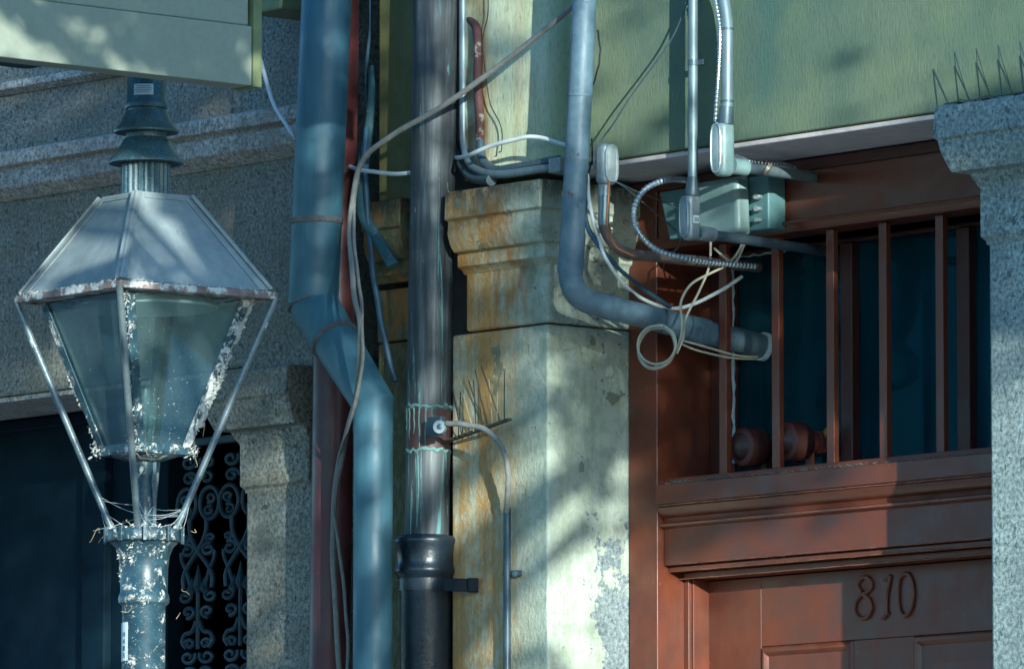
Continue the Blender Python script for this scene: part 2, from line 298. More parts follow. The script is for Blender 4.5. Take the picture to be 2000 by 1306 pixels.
M = dict(
    granite_l=granite('grey_granite', (.25,.25,.21), (.06,.065,.055), (.42,.42,.37), .4),
    granite_r=granite('pale_speckled_granite', (.3,.35,.33), (.06,.09,.1), (.55,.58,.56)),
    band=granite('pale_band_stone', (.46,.43,.38), (.2,.19,.17), (.6,.57,.5), .45), arm=simple('highlit_lamp_steel', (.15,.18,.19), .32, .35, .3, 120, .3, spots=(.5,.53,.53), spot_t=.66),
    stone=stone_paint(), stucco=stucco(), copper=copper(), maroon=maroon('maroon_gloss_paint', (.14,.035,.015)), maroon_d=maroon('dark_maroon_paint', (.07,.018,.012), .45),
    maroon_p=maroon('maroon_pipe_paint', (.08,.02,.022), .38), red_old=simple('flaking_red_lead', (.075,.03,.027), .75, 0, .5, 60, .5, spots=(.28,.25,.2), spot_t=.58),
    soffit=simple('dusty_mauve_paint', (.58,.52,.5), .8, 0, .2, 30), blue=simple('blue_grey_pipe_paint', (.05,.118,.155), .5, 0, .22, 70, .25, streak=True, spots=(.12,.2,.24), spot_t=.7),
    seam=simple('rusty_seam', (.1,.1,.1), .8, 0, .45, 90, .6), iron=simple('black_tarred_iron', (.012,.02,.03), .33, 0, .4, 50, .6, .002, .6),
    pipe=simple('grey_pipe_paint', (.105,.16,.2), .5, 0, .25, 60, .45, spots=(.1,.045,.022), spot_t=.635), galv=simple('galvanised_steel', (.17,.22,.24), .5, .45, .25, 70, .2, streak=True),
    galv_d=simple('dull_dark_steel', (.07,.1,.12), .45, .3, .3, 60, .2, streak=True), alu=simple('cast_aluminium', (.24,.28,.29), .5, .35, .3, 90, .5, spots=(.16,.1,.06), spot_t=.72),
    cover=simple('bare_metal_cover', (.42,.47,.46), .4, .5, .3, 60, .6, .003), box=simple('grey_enamel', (.22,.31,.295), .45, 0, .1, 220, .15, .001),
    box_d=simple('dark_grey_enamel', (.1,.19,.195), .5, 0, .12, 220, .15, .001), rustpipe=simple('rusty_conduit', (.17,.12,.1), .7, .2, .5, 40, .5),
    flex=simple('flexible_steel', (.45,.5,.53), .3, .8, .15, 60, .1), white=simple('white_cable', (.6,.64,.62), .5, 0, .12, 40, .1), beige=simple('beige_cable', (.48,.44,.32), .55, 0, .15, 60, .1),
    greyc=simple('weathered_grey_cable', (.2,.2,.18), .75, 0, .3, 60, .4), black=simple('black_cable', (.015,.02,.025), .6, 0, .3, 60, .2), navy=simple('navy_cable', (.03,.07,.11), .5, 0, .2, 60, .2),
    orange=simple('orange_copper_wire', (.4,.16,.06), .5, .3, .2, 60, .2), strap=simple('peeling_teal_strap', (.025,.075,.09), .7, 0, .4, 40, .5, spots=(.2,.24,.24), spot_t=.6),
    canopy=simple('pale_green_board_paint', (.25,.265,.2), .65, 0, .1, 90, .25, .002, spots=(.2,.2,.14), spot_t=.76), canopy_e=simple('olive_board_end', (.16,.18,.08), .7, 0, .25, 50),
    lamp=lamp_paint(), lampd=lamp_dirty(), crusted=lamp_dirty(.44), bead=maroon('sheen_paint_edge', (.26,.11,.07), .25), roof=simple('weathered_zinc', (.28,.31,.31), .55, .15, .22, 45, .25, .002, spots=(.18,.22,.24), spot_t=.64),
    rustbar=simple('rusty_eave_iron', (.2,.15,.13), .85, 0, .55, 70, .7, .003, spots=(.55,.54,.5), spot_t=.53), crust=simple('white_droppings', (.52,.51,.46), .9, 0, .35, 200, .8, .002),
    straw=simple('dry_straw', (.38,.3,.17), .9, 0, .3, 50), spike=simple('spike_steel', (.06,.075,.08), .4, .7, .3, 60), spike_b=simple('grimy_spike_base', (.06,.07,.05), .9, 0, .4, 80),
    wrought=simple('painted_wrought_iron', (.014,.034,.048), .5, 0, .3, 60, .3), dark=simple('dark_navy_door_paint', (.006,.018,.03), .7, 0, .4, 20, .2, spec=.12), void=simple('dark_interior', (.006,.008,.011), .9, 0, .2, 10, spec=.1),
    paper=simple('white_label', (.62,.66,.68), .6, 0, .06, 60, .1), ink=simple('dark_ink', (.03,.035,.04), .7), enamel=simple('white_enamel', (.6,.62,.6), .3, 0, .08, 30),
    glass=glass_mat('dusty_lantern_glass', (.84,.9,.9), 0.6, .085, (.2,.28,.29)), pane=glass_mat('dark_window_glass', (.4,.6,.66), .03, .2, (.03,.115,.15)),  # teal layer of the window pane stands in for reflected sky
    leaf=simple('leaf_green', (.055,.1,.03), .5, 0, .35, 30), bark=simple('tree_bark', (.09,.075,.06), .9, 0, .4, 30, .8, .01), road=simple('asphalt', (.055,.055,.055), .9, 0, .25, 60, .4), walk=simple('concrete_paving', (.42,.41,.38), .85, 0, .2, 12, .4),
    brass=simple('brass_fitting', (.4,.36,.25), .4, .6, .2, 60), rubber=simple('matt_black_band', (.01,.016,.022), .7, 0, .3, 60, .3, spec=.2), yellow=simple('yellow_tape', (.2,.17,.03), .5), silicone=simple('pale_sealant', (.45,.52,.52), .7, 0, .3, 90, .6), moss=simple('dusty_cobweb', (.12,.16,.14), .95, 0, .3, 90, .6), drop_sill=simple('dust', (.1,.11,.1), .95))

# ------------------------------------------------------------------ setting: ground
tag(MB().box(-400, 400, -400, 400, -.14, -.12).build('street', M['road']), 'grey asphalt street in front of the buildings', 'street', kind='structure')
tag(MB().box(-60, 60, -2.6, 4, -.115, 0).build('sidewalk', M['walk']), 'concrete sidewalk along the two facades', 'sidewalk', kind='structure')

# ------------------------------------------------------------------ shared capital
def zc(px, py, Y): return atY(px, py, Y).z
def capital(name, mat, parent, X0, X1, Yb, prof, left=True, right=True, bevel=.004):
    rings = []
    for z, p in prof:
        xl = X0 - (p if left else 0); xr = X1 + (p if right is True else p*right)
        rings.append([Vector((xl, -p, z)), Vector((xr, -p, z)), Vector((xr, Yb, z)), Vector((xl, Yb, z))])
    return MB().loft(rings).build(name, mat, parent, bevel=bevel)
Y1 = atX(1225, 800, 0).y            # face of the door casing
ZT = 4.75                            # top of the walls, above the frame
ZB = zc(1440, 276, 0)                # underside of the green lintel beam

# ------------------------------------------------------------------ granite building (left)
XG = atY(612, 900, 0).x; XPL = atY(481, 1100, 0).x
gb = thing('granite_building', (-2.5, .5, 0), 'grey granite building front with string course and pilaster behind the lantern', 'building')
ZL = zc(0, 775, 0)
MB().box(-6, XG, 0, .5, ZL, ZT).build('wall', M['granite_l'], gb, bevel=.006)
MB().box(-6, XG-.001, .006, .26, ZL-.012, ZL-.002).build('soffit', M['band'], gb)
# string course: moulded profile swept along the facade
z1, z2, z3, z4 = zc(0, 302, -.03), zc(0, 330, -.03), zc(0, 336, -.03), zc(0, 380, -.03)
def sweepx(prof, x0, x1): return MB().loft([[Vector((x, y, z)) for y, z in prof] for x in (x0, x1)])
sweepx([(-.0015, z1+.012), (-.045, z1), (-.045, z2+.003), (-.03, z2), (-.03, z3), (-.036, z3-.003), (-.036, z4+.012), (-.02, z4-.002), (-.0015, z4-.014)], -6, XG-.004).build('string_course', M['band'], gb, bevel=.003)
za = zc(0, 182, 0)
sweepx([(-.0015, za+.022), (-.03, za+.016), (-.03, za), (-.0015, za-.01)], -6, -1.35).build('fillet', M['band'], gb, bevel=.003)
# pilaster with capital
pil = MB().box(XPL, XG, -.002, .5, 0, ZL+.02).build('pilaster', M['granite_l'], gb, bevel=.008)
ct = zc(606, 704, -.07)
def cap_prof(ct, k=1):
    return [(ct, .06), (ct-.006, .073), (ct-.062*k, .075), (ct-.066*k, .068), (ct-.072*k, .068), (ct-.09*k, .064), (ct-.11*k, .056), (ct-.125*k, .05), (ct-.127*k, .026),
            (ct-.14*k, .02), (ct-.152*k, .013), (ct-.154*k, .011), (ct-.245*k, .011), (ct-.252*k, .003), (ct-.26*k, .003)][::-1]
capital('pilaster_capital', M['granite_l'], gb, XPL, XG-.002, .3, cap_prof(ct), right=False)
# dark carriage door and interior
xd = atY(328, 1000, .36).x
cdr = MB().box(-6, xd, .36, .41, 0, ZL).build('carriage_door', M['dark'], gb, bevel=.004)
for pa, pb in ((-300, -70), (163, 207)):
    a, b = atY(pa, 1000, .34).x, atY(pb, 1000, .34).x
    MB().box(a, b, .335, .359, 0, ZL-.03).build('stile', M['dark'], cdr, bevel=.004)
MB().box(-6, xd, .337, .3595, ZL-.03, ZL-.002).build('rail', M['dark'], cdr, bevel=.004)
v = MB()
v.box(-6, XG, 1.5, 1.6, 0, ZL); v.box(-6.1, -6, .5, 1.6, 0, ZL); v.box(-6, XG, .5, 1.6, ZL, ZL+.05); v.box(XG-.02, XG, .5, 1.5, 0, ZL)
v.build('interior', M['void'], gb)

# iron grille between pilaster and door
def spiral(cx, cz, r, a0, turns, sgn=1, n=22):
    return [(cx + r*(1-.75*k/n)*math.cos(a0+sgn*turns*2*math.pi*k/n), cz + r*(1-.75*k/n)*math.sin(a0+sgn*turns*2*math.pi*k/n)) for k in range(n+1)]
def motif():
    m = MB(); T = lambda pts, r=.0055: m.tube([(x, 0, z*.575) for x, z in pts], r*.95, 7)
    H = lambda pts: [(p.x, p.z) for p in smoothpts([(x, 0, z) for x, z in pts], 6)]
    for s in (-1, 1):
        T([(s*x, z) for x, z in spiral(.034, .57, .028, 2.6, 1.2)])
        T([(s*x, z) for x, z in spiral(.03, .505, .026, 3.3, 1.3, -1)])
        el = [(s*(.041+.034*math.cos(t)), .405+.062*math.sin(t)) for t in [2*math.pi*k/26 for k in range(27)]]; T(el, .006)
        T([(s*x, z) for x, z in spiral(.043, .425, .02, 4.2, 1.1)], .0048); T([(s*x, z) for x, z in spiral(.04, .375, .02, 1.0, 1.1)], .0048)
        T(H([(s*.03, .345), (s*.028, .29), (s*.002, .225), (-s*.035, .165), (-s*.052, .12), (-s*.05, .075)]), .0065)
        T([(s*x, z) for x, z in spiral(.038, .225, .026, 1.2, 1.25)]); T(H([(s*.06, .22), (s*.058, .19), (s*.04, .14), (s*.026, .08)]), .0055)
        T([(s*x, z) for x, z in spiral(.045, .27, .016, 4.2, 1.2, -1)], .0045)
        T([(s*x, z) for x, z in spiral(.046, .045, .024, 1.9, 1.2)]); T([(s*x, z) for x, z in spiral(.034, -.015, .024, 4.9, 1.2, -1)])
        T(H([(s*.006, -.05), (s*.02, -.09), (s*.045, -.1), (s*.055, -.13), (s*.04, -.155)]), .006); T([(s*x, z) for x, z in spiral(.03, -.14, .02, 0, 1.2)], .005)
    T([(0, -.16), (0, .06)], .006)
    for x, z0, z1 in ((0, .045, .135), (-.022, .05, .1), (.022, .05, .1)):
        m.lathe([(.001, 0), (.013, (z1-z0)*.25), (.007, (z1-z0)*.5), (.0005, (z1-z0)*.8)], (x, 0, z0*.575), 8)
    return m
YGR = .3
gl, gr_ = atY(338, 1000, YGR), atY(520, 1000, YGR)
gth = thing('iron_grille', (gl.x, YGR, 0), 'ornate scrolled iron grille in dark paint beside the granite pilaster', 'grille')
zg = zc(405, 1085, YGR)
fr = MB(); fr.box(xd+.004, xd+.022, YGR-.012, YGR+.012, 0, ZL-.02)
fr.box(xd+.022, XPL+.15, YGR-.012, YGR+.012, zc(405, 880, YGR)+.012, zc(405, 880, YGR)+.03); fr.build('frame', M['wrought'], gth, bevel=.003)
xm = atY(388, 1000, YGR).x
s0 = None
zoff = zc(405, 884, YGR) - .345
for row in range(8):
    for k in range(-0, 3):
        if s0 is None:
            mm = motif(); s0 = mm.build('scroll_panel', M['wrought'], gth, smooth=True, org=(0, 0, 0)); o = s0
        else:
            o = s0.copy(); col.objects.link(o); o.parent = gth
        o.location = (xm - gl.x + k*.152, 0, zoff - row*.437)

# ------------------------------------------------------------------ painted building (right)
pb = thing('painted_building', (.6, .3, 0), 'green painted building front with a stained pale corner pier and a recessed maroon doorway', 'building')
XL = atY(738, 600, 0).x; XC0 = atY(812, 600, 0).x; XC1 = atY(912, 590, 0).x; XC1b = atY(882, 800, 0).x
XR = atY(1932, 800, 0).x                                             # left edge of the granite pier shaft
zcap = zc(893, 370, -.06); zneck = zc(885, 652, 0)
MB().box(XC0, XC1+.02, .1, .4, 0, ZT).build('chase_wall', simple('grimy_chase_plaster', (.1,.09,.08), .9, 0, .4, 30, .5), pb)
# shaft blocks
MB().box(XL, XC0, 0, .39, 0, zneck-.003).build('pier_shaft', M['stone'], pb, bevel=.005)
MB().box(XC1b, 0, 0, Y1+.02, 0, zneck-.003).build('pier_shaft', M['stone'], pb, bevel=.006)
MB().box(XL, XC0, -.003, .38, zneck, zcap-.18).build('pier_block', M['stone'], pb, bevel=.005)
MB().box(XC1, .004, -.004, Y1+.015, zneck, zcap-.16).build('pier_block', M['stone'], pb, bevel=.007)
def lcap(c): return [(c, .045), (c-.004, .058), (c-.06, .06), (c-.064, .05), (c-.07, .05), (c-.09, .052), (c-.112, .045), (c-.127, .034), (c-.129, .02), (c-.133, .024), (c-.157, .024), (c-.162, .012), (c-.172, .005)][::-1]
capital('pier_capital', M['stone'], pb, XC1-.004, .0, Y1+.01, lcap(zcap), left=False, right=.7)
capital('pier_capital', M['stone'], pb, XL, XC0, .38, [(z+.0, p*.8) for z, p in lcap(zc(770, 386, -.05))], left=False, right=False)
# frieze and lintel beam
MB().box(XL, XC0-.002, .001, .4, zcap-.02, ZT).build('wall', M['stucco'], pb, bevel=.004)
wl = MB().box(XC1-.01, 2.6, 0, Y1+.3, ZB, ZT).build('lintel_beam', M['stucco'], pb, bevel=.004)
MB().box(.006, 2.6, .008, Y1+.02, ZB-.012, ZB-.0015).build('soffit', M['soffit'], pb, bevel=.003)
# right granite pier with capital
zr = zc(1840, 203, -.075)
gp = MB().box(XR, 2.6, -.001, .5, 0, zr-.2).build('granite_pier', M['granite_r'], pb, bevel=.01)
kk = (zc(1860, 203, -.075)-zc(1860, 490, -.02))/.262
c_ = capital('pier_capital', M['granite_r'], gp, XR, 2.6, .3, cap_prof(zr, kk), right=False, bevel=.008)
# return walls / body so the front is not a card
MB().box(2.6, 6, 0, .5, 0, ZT).build('wall', M['stucco'], pb); MB().box(XL, XC0, .4, 1.5, 0, ZT).build('side_wall', M['stucco'], pb)
v = MB(); v.box(-.1, 2.6, 1.7, 1.8, 1.0, ZT); v.box(-.1, 0, Y1+.32, 1.7, 1, ZT); v.box(2.5, 2.6, .5, 1.7, 1, ZT); v.box(0, 2.5, .6, 1.7, ZB+.2, ZB+.25)
v.build('interior', M['void'], pb)
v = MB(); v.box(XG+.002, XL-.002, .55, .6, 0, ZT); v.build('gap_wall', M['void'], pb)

# ---- doorway
Y2 = Y1 + .16                        # transom glass
Yd = Y1 + .125                       # door leaf
xj = atY(1283, 900, Y1).x
MB().box(0.0045, xj, Y1, Y1+.3, 0, ZB-.014).build('door_jamb', M['maroon'], pb, bevel=.003)
zk_top = zc(1286, 948, Y1)           # ledge of transom bar
zk_bot = zc(1306, 1104, Y1+.02)
# transom bar (cornice): moulded profile
zz = lambda py: zc(1300, py, Y1)
prof = [(Y1+.06, zz(932)+.002), (Y1+.02, zz(932)), (Y1+.018, zz(944)), (Y1-.006, zz(946)), (Y1-.006, zz(983)), (Y1-.001, zz(985)), (Y1-.001, zz(989)), (Y1-.004, zz(990)), (Y1+.001, zz(998)),
        (Y1+.008, zz(1006)), (Y1+.016, zz(1010)), (Y1+.018, zz(1018)), (Y1+.006, zz(1021)), (Y1+.006, zz(1027)), (Y1+.018, zz(1031)), (Y1+.018, zk_bot), (Y1+.1, zk_bot), (Y1+.1, zz(932)+.002)]
cor = sweepx(prof, xj+.0015, 1.7).build('transom_bar', M['maroon'], pb, bevel=.0016)
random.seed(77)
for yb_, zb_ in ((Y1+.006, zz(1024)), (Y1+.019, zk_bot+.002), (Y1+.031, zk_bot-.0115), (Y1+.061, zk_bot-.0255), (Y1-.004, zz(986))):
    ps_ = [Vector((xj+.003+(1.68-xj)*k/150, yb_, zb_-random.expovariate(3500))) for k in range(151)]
    MB().tube(ps_, [(random.uniform(.0008, .0015), random.uniform(.0008, .0017)) for _ in ps_], 8).build('drip_sheen_bead', M['bead'], cor, smooth=True)  # pale drip beads: the sky sheen on the lips is put into their colour
d = MB(); random.seed(3)
for k in range(260):
    x = xj + .02 + random.random()**1.4*1.15; z = zz(945)+.001; y = Y1+.004+random.random()*.012
    d.tube([(x, y, z), (x+random.uniform(-.012,.012), y+random.uniform(-.006,.006), z+random.uniform(.001,.006))], .0007, 4)
d.build('cobweb', M['moss'], cor)['kind'] = 'stuff'
# stepped casing under the bar
xs1 = atY(1336, 1200, Y1+.074).x; xs2 = atY(1388, 1200, Yd).x
zs1 = zk_bot - .004
MB().box(xj+.0005, xj+.0145, Y1+.074, Y1+.3, 0, zs1).build('casing_step', M['maroon'], pb, bevel=.002)
MB().box(xj+.015, xj+.017+.004, Y1+.082, Y1+.3, 0, zs1-.008).build('casing_step', M['maroon'], pb, bevel=.0015)
MB().box(xj+.002, 1.7, Y1+.03, Y1+.09, zk_bot-.012, zk_bot-.001).build('head_moulding', M['maroon'], pb, bevel=.003)
MB().box(xj+.014, 1.7, Y1+.06, Y1+.13, zk_bot-.026, zk_bot-.0125).build('head_moulding', M['maroon'], pb, bevel=.003)
# door leaf: stiles, rails, raised panels, house number
xst = atY(1487, 1200, Yd).x
door = MB().box(xj+.02, 1.7, Yd+.012, Yd+.05, 0, zk_bot-.027).build('door', M['maroon'], pb)
px1, px2 = atY(1487, 1262, Yd).x, atY(1667, 1246, Yd).x; zp = zc(1487, 1262, Yd); px3 = atY(1785, 1236, Yd).x; zp3 = zc(1785, 1236, Yd)
st = MB(); st.box(xj+.02, px1-.0006, Yd, Yd+.0125, 0, zk_bot-.028); st.build('stile', M['maroon'], door, bevel=.0012)
st = MB(); st.box(px1, 1.69, Yd, Yd+.0125, zp, zk_bot-.028); st.build('rail', M['maroon'], door, bevel=.0012)
st = MB(); st.box(px2, px3, Yd+.0002, Yd+.0125, 0, zp-.0007); st.build('muntin', M['maroon'], door, bevel=.0012)
for xa, xb in ((px1, px2), (px3, 1.69)):
    rg = []
    for ins, y in ((0, Yd+.002), (.004, Yd-.003), (.012, Yd-.006), (.02, Yd+.001), (.026, Yd+.01), (.032, Yd+.011), (.055, Yd+.002), (.058, Yd+.001)):
        rg.append([Vector((xa+ins, y, zp-.85+ins)), Vector((xb-ins, y, zp-.85+ins)), Vector((xb-ins, y, zp-ins)), Vector((xa+ins, y, zp-ins))])
    MB().loft(rg).build('raised_panel', M['maroon'], door, bevel=.0015)
    px2_ = px2
dg = []
def dpts(lst, n=6, closed=False): return smoothpts([atY(x, y, Yd-.003) for x, y in lst], n, closed)
def digit(paths, rw=.0044):
    m = MB()
    for p in paths: m.tube(p, [(rw, .0032)]*len(p), 10, flat=(1, 0, .2))
    return m.build('house_number', M['maroon'], door, smooth=True)
digit([dpts([(1683,1155),(1675,1143),(1681,1130),(1691,1126),(1700,1133),(1702,1146),(1694,1155),(1683,1161),(1673,1172),(1669,1188),(1674,1202),(1685,1207),(1696,1202),(1702,1188),(1699,1172),(1692,1164),(1683,1158)])])
digit([dpts([(1727,1132),(1733,1129),(1738,1124),(1737,1135),(1732,1160),(1731,1185),(1732,1196),(1728,1203),(1723,1207)]), dpts([(1729,1193),(1733,1197),(1735,1194)])], .0042)
digit([dpts([(1770,1119),(1760,1125),(1755,1140),(1754,1165),(1757,1190),(1765,1201),(1774,1198),(1781,1183),(1784,1160),(1782,1138),(1777,1124)], 6, True)])
# head board with moulding, above the transom
zh_b = zc(1500, 438, Y1)
MB().box(xj+.001, 1.7, Y1+.004, Y1+.1, zh_b, ZB-.014).build('head_board', M['maroon'], pb, bevel=.002)
MB().box(xj+.002, 1.7, Y1-.008, Y1+.0035, ZB-.038, ZB-.015).build('head_moulding', M['maroon_d'], pb, bevel=.003)
sweepx([(Y1+.08, zh_b-.001), (Y1-.012, zh_b-.001), (Y1-.014, zh_b-.006), (Y1-.004, zh_b-.012), (Y1+.002, zh_b-.022), (Y1+.08, zh_b-.022)], xj+.002, 1.7).build('head_moulding', M['maroon'], pb, bevel=.0015)
# transom window
tw = thing('transom', (0, 0, 0), None, None); tw.name = 'transom_window'; tw.location = (xj, Y2, zk_top); tw.parent = pb; tw.location = Vector((xj, Y2, zk_top)) - pb.location
for k in ('label', 'category'):
    if k in tw: del tw[k]
xg0 = atY(1441, 700, Y2).x
zgt = zc(1665, 474, Y2)
f = MB(); f.box(xj+.001, xg0, Y2-.012, Y2+.03, zz(932), zh_b-.023); f.build('frame', M['maroon_d'], tw, bevel=.003)
MB().box(xg0, 1.7, Y2-.012, Y2+.03, zgt, zh_b-.023).build('frame', M['maroon_d'], tw, bevel=.003)
xmn = []
for pa, pc in ((1641, 1664), (1868, 1893)):
    a, c = atY(pa, 700, Y2-.02).x, atY(pc, 700, Y2-.02).x; xmn += [a, c]
    MB().box(a, c, Y2-.02, Y2+.03, zz(932), zgt-.001).build('mullion', M['maroon_d'], tw, bevel=.003)
MB().box(xg0, 1.7, Y2-.01, Y2+.03, zk_top-.06, zk_top+.018).build('frame', M['maroon_d'], tw, bevel=.003)
for a, c in ((xg0+.001, xmn[0]), (xmn[1], xmn[2]), (xmn[3], 1.69)):
    MB().box(a, c, Y2, Y2+.005, zk_top+.019, zgt-.001).build('glass_pane', M['pane'], tw)
sb = MB(); random.seed(5)
pts = [(xg0+.002+random.uniform(-.002,.002), Y2-.014, zk_top+.05+(zgt-zk_top-.06)*k/26) for k in range(27)]
sb.tube(pts, [random.uniform(.0015, .0045) for _ in pts], 6)
pts = [(xg0+.002+.16*k/10, Y2-.014, zgt-.002+random.uniform(-.002,.002)) for k in range(11)]
sb.tube(pts, [random.uniform(.001, .003) for _ in pts], 6); sb.build('sealant', M['silicone'], tw, smooth=True)
# security bars
Yb = Y1 + .03; bar0 = None
for pxb in (1416, 1519, 1626, 1729, 1840, 1955):
    p = atY(pxb, 700, Yb)
    if bar0 is None:
        bar0 = MB().box(p.x-.011, p.x+.011, Yb-.007, Yb+.007, zz(932)-.002, zh_b-.0235).build('window_bar', M['maroon'], tw, bevel=.0015); o = bar0; x0b = p.x; l0 = bar0.location.copy()
    else:
        o = bar0.copy(); col.objects.link(o); o.parent = tw; o.location = l0 + Vector((p.x-x0b, 0, 0))
# floodlights on the ledge
def flood(px, py, Y, label, L):
    p = atY(px, py, Y)
    t = thing('floodlight', (p.x, Y, zz(932)+.002), label, 'floodlight', 'maroon floodlights behind the transom bars')
    ax = Vector((.1, 1, .02)).normalized()
    MB().lathe([(.026, 0), (.034, .0), (.0395, .004), (.0405, .012), (.0405, .04), (.036, .052), (.024, .06), (.02, .062), (.02, .08), (.024, .082), (.024, L-.004), (.02, L)], p, 28, ax).build('housing', M['maroon_d'], t, smooth=True)
    MB().lathe([(.002, -.012), (.016, -.009), (.029, .0), (.0335, .006), (.0335, .01)], p, 28, ax).build('lens', maroon('painted_lens', (.035,.013,.011), .4), t, smooth=True)
    MB().box(p.x-.008, p.x+.008, Y+.066, Y+.076, zz(932)+.002, p.z-.018).build('bracket', M['maroon_d'], t)
    return t, p
Yf = Y1 + .045
flood(1446, 872, Yf, 'maroon floodlight behind the first and second bars, nearer the left jamb', .085)
t2, p2 = flood(1532, 861, Yf, 'maroon floodlight behind the bars with yellow tape on its back, right of its twin', .1)
MB().tube(smoothpts([p2+Vector((.02,.09,.02)), p2+Vector((.03,.09,.027)), p2+Vector((.034,.085,.02)), p2+Vector((.03,.088,.013))], 5), .004, 8).build('tape', M['yellow'], t2, smooth=True)

# ------------------------------------------------------------------ pipes
blue = thing('blue_downspout', (atY(740, 1300, -.15).x, -.15, 0), 'thick blue grey downspout with an angled offset and rusty seams', 'downspout')
def seamband(c, d, r, parent, h=.007, pr=.0022):
    d = d.normalized(); MB().lathe([(r*.98, -h), (r+pr, -h*.6), (r+pr, h*.6), (r*.98, h)], c, 36, d).build('seam', M['seam'], parent, smooth=True)
pA, pB1, pC = atY(650, -280, -.15), atY(612, 594, -.15), atY(729, 788, -.15)
pD = atY(727, 1400, -.15); pD.z = -.0
def mitre(pts, rs, seg=36):
    m = MB(); rings = []
    n = len(pts); dirs = [(pts[i+1]-pts[i]).normalized() for i in range(n-1)]
    u = Vector((1, 0, 0))
    for i in range(n):
        d_in = dirs[max(i-1, 0)]; d_out = dirs[min(i, n-2)]; nrm = (d_in+d_out).normalized()
        d_ = d_in; uu = (u - d_*u.dot(d_)).normalized(); vv = d_.cross(uu); ring = []
        for k in range(seg):
            a = 2*math.pi*k/seg; q = pts[i] + (uu*math.cos(a)+vv*math.sin(a))*rs[i]
            q = q - d_*((q-pts[i]).dot(nrm)/d_.dot(nrm)); ring.append(q)
        rings.append(ring)
    return m.loft(rings)
rU, rL = 49*mpp(pA), 38.5*mpp(pC)
mitre([pA, pB1], [rU, rU]).build('upper_pipe', M['blue'], blue, smooth=True)
mitre([pB1+(pA-pB1)*0.0, pB1+(pC-pB1)*.999, pC+(pD-pC)*.02], [rU*.985, rL*1.06, rL*1.02]).build('offset_pipe', M['blue'], blue, smooth=True)
mitre([pC+(pD-pC)*.002, pD], [rL, rL]).build('lower_pipe', M['blue'], blue, smooth=True)
seamband(pB1 + (pA-pB1)*((594-433)/(594+280)), pA-pB1, rU, blue, .008)
nrm = ((pB1-pA).normalized()+(pC-pB1).normalized())
seamband(pB1, nrm, rU*1.03, blue, .003, .001)
seamband(pB1.lerp(pC, .36), pC-pB1, rU*.97, blue, .006)
seamband(pC, (pC-pB1).normalized()+(pD-pC).normalized(), rL*1.02, blue, .002, .0008)

def vpipe(name, mat, top, bot, Y, rpx, label, cat, zend=0.0, seg=36, **k):
    a, b_ = atY(top[0], top[1], Y), atY(bot[0], bot[1], Y); dd = (b_-a)
    e = a + dd*((zend-a.z)/dd.z); a2 = a - dd*((ZT-a.z)/-dd.z) if k.get('up', 1) else a
    o = MB().tube([a2, e], rpx*mpp(b_), seg).build(name, mat, None, smooth=True)
    return tag(o, label, cat)
vpipe('maroon_downspout', M['maroon_p'], (662, 0), (643, 1306), -.045, 40, 'round maroon downspout running straight down behind the blue one', 'downspout')

# copper stack in the chase, cast iron socket below
YC = -.03
ca, cb_ = atY(851, 0, YC), atY(833, 1048, YC)
rc = 44*mpp(cb_)
cd_ = (ca-cb_).normalized(); ctop = cb_ + cd_*((ZT-cb_.z)/cd_.z)
cop = thing('copper_pipe', cb_, 'brown copper stack streaked with green verdigris, standing in a black iron socket', 'pipe')
MB().tube([cb_-cd_*.02, ctop], rc, 40).build('pipe', M['copper'], cop, smooth=True)
def copY(py): return cb_ + (ca-cb_)*((1048-py)/1048)
verd = simple('verdigris_solder', (.16,.28,.26), .85, 0, .4, 90, .7, .003)
for py, h in ((797, .006), (883, .006)):
    m = MB(); c0 = copY(py); random.seed(py); pts = []
    for k in range(41):
        a = 2*math.pi*k/40; pts.append(c0+Vector((math.cos(a), math.sin(a), 0))*rc*1.0+Vector((0, 0, random.uniform(-.004,.004))))
    m.tube(pts, [random.uniform(.0022, .005) for _ in pts], 7, cap=False); m.build('verdigris_ring', verd, cop, smooth=True)
m = MB()
for k in range(8):
    a = -math.pi/2 - 1.0 + k*.29; c0 = copY(800); q = c0+Vector((math.cos(a), math.sin(a), 0))*rc
    L = random.uniform(.03, .09); m.tube([q+Vector((random.uniform(-.002,.002), 0, -L*t/5)) for t in range(6)], [.0025, .002, .0018, .002, .0015, .0008], 6)
m.build('verdigris_run', verd, cop, smooth=True)
MB().tube([copY(802), copY(880)], rc*1.012, 40).build('bare_band', maroon('bare_red_copper', (.07,.035,.035), .45), cop, smooth=True)
ci = thing('cast_iron_stack', atY(825, 1300, YC), 'black tarred cast iron pipe with a flared hub, holding up the copper stack', 'pipe')
cz = cb_.copy(); S = mpp(cb_)
MB().lathe([(rc*1.02, .004), (59*S, .0), (63*S, -.006), (63*S, -.012), (60*S, -.02), (57*S, -.05), (58*S, -.062), (61*S, -.068), (61*S, -.075), (57*S, -.082), (52*S, -.09), (50*S, -.1), (50*S, -cz.z)][::-1], (cz.x-.003, cz.y, cz.z), 40).build('pipe', M['iron'], ci, smooth=True)
zst = zc(820, 1143, YC)
MB().lathe([(50.3*S, -.013), (53*S, -.013), (53*S, .013), (50.3*S, .013)], (cz.x-.003, cz.y, zst), 40).build('strap', M['iron'], ci, smooth=True)
sa, sb_ = atY(866, 1141, -.07), atY(924, 1142, -.02)
MB().obox((sa+sb_)/2+Vector((0,0,0)), (sb_-sa).normalized(), (sb_-sa).normalized().cross(Vector((0,0,1))), Vector((0,0,1)), (sb_-sa).length/2, .003, .0135).obox(sb_, Vector((.652,.758,0)), Vector((-.758,.652,0)), Vector((0,0,1)), .011, .012, .0145).build('strap_lug', M['rubber'], ci, bevel=.002)

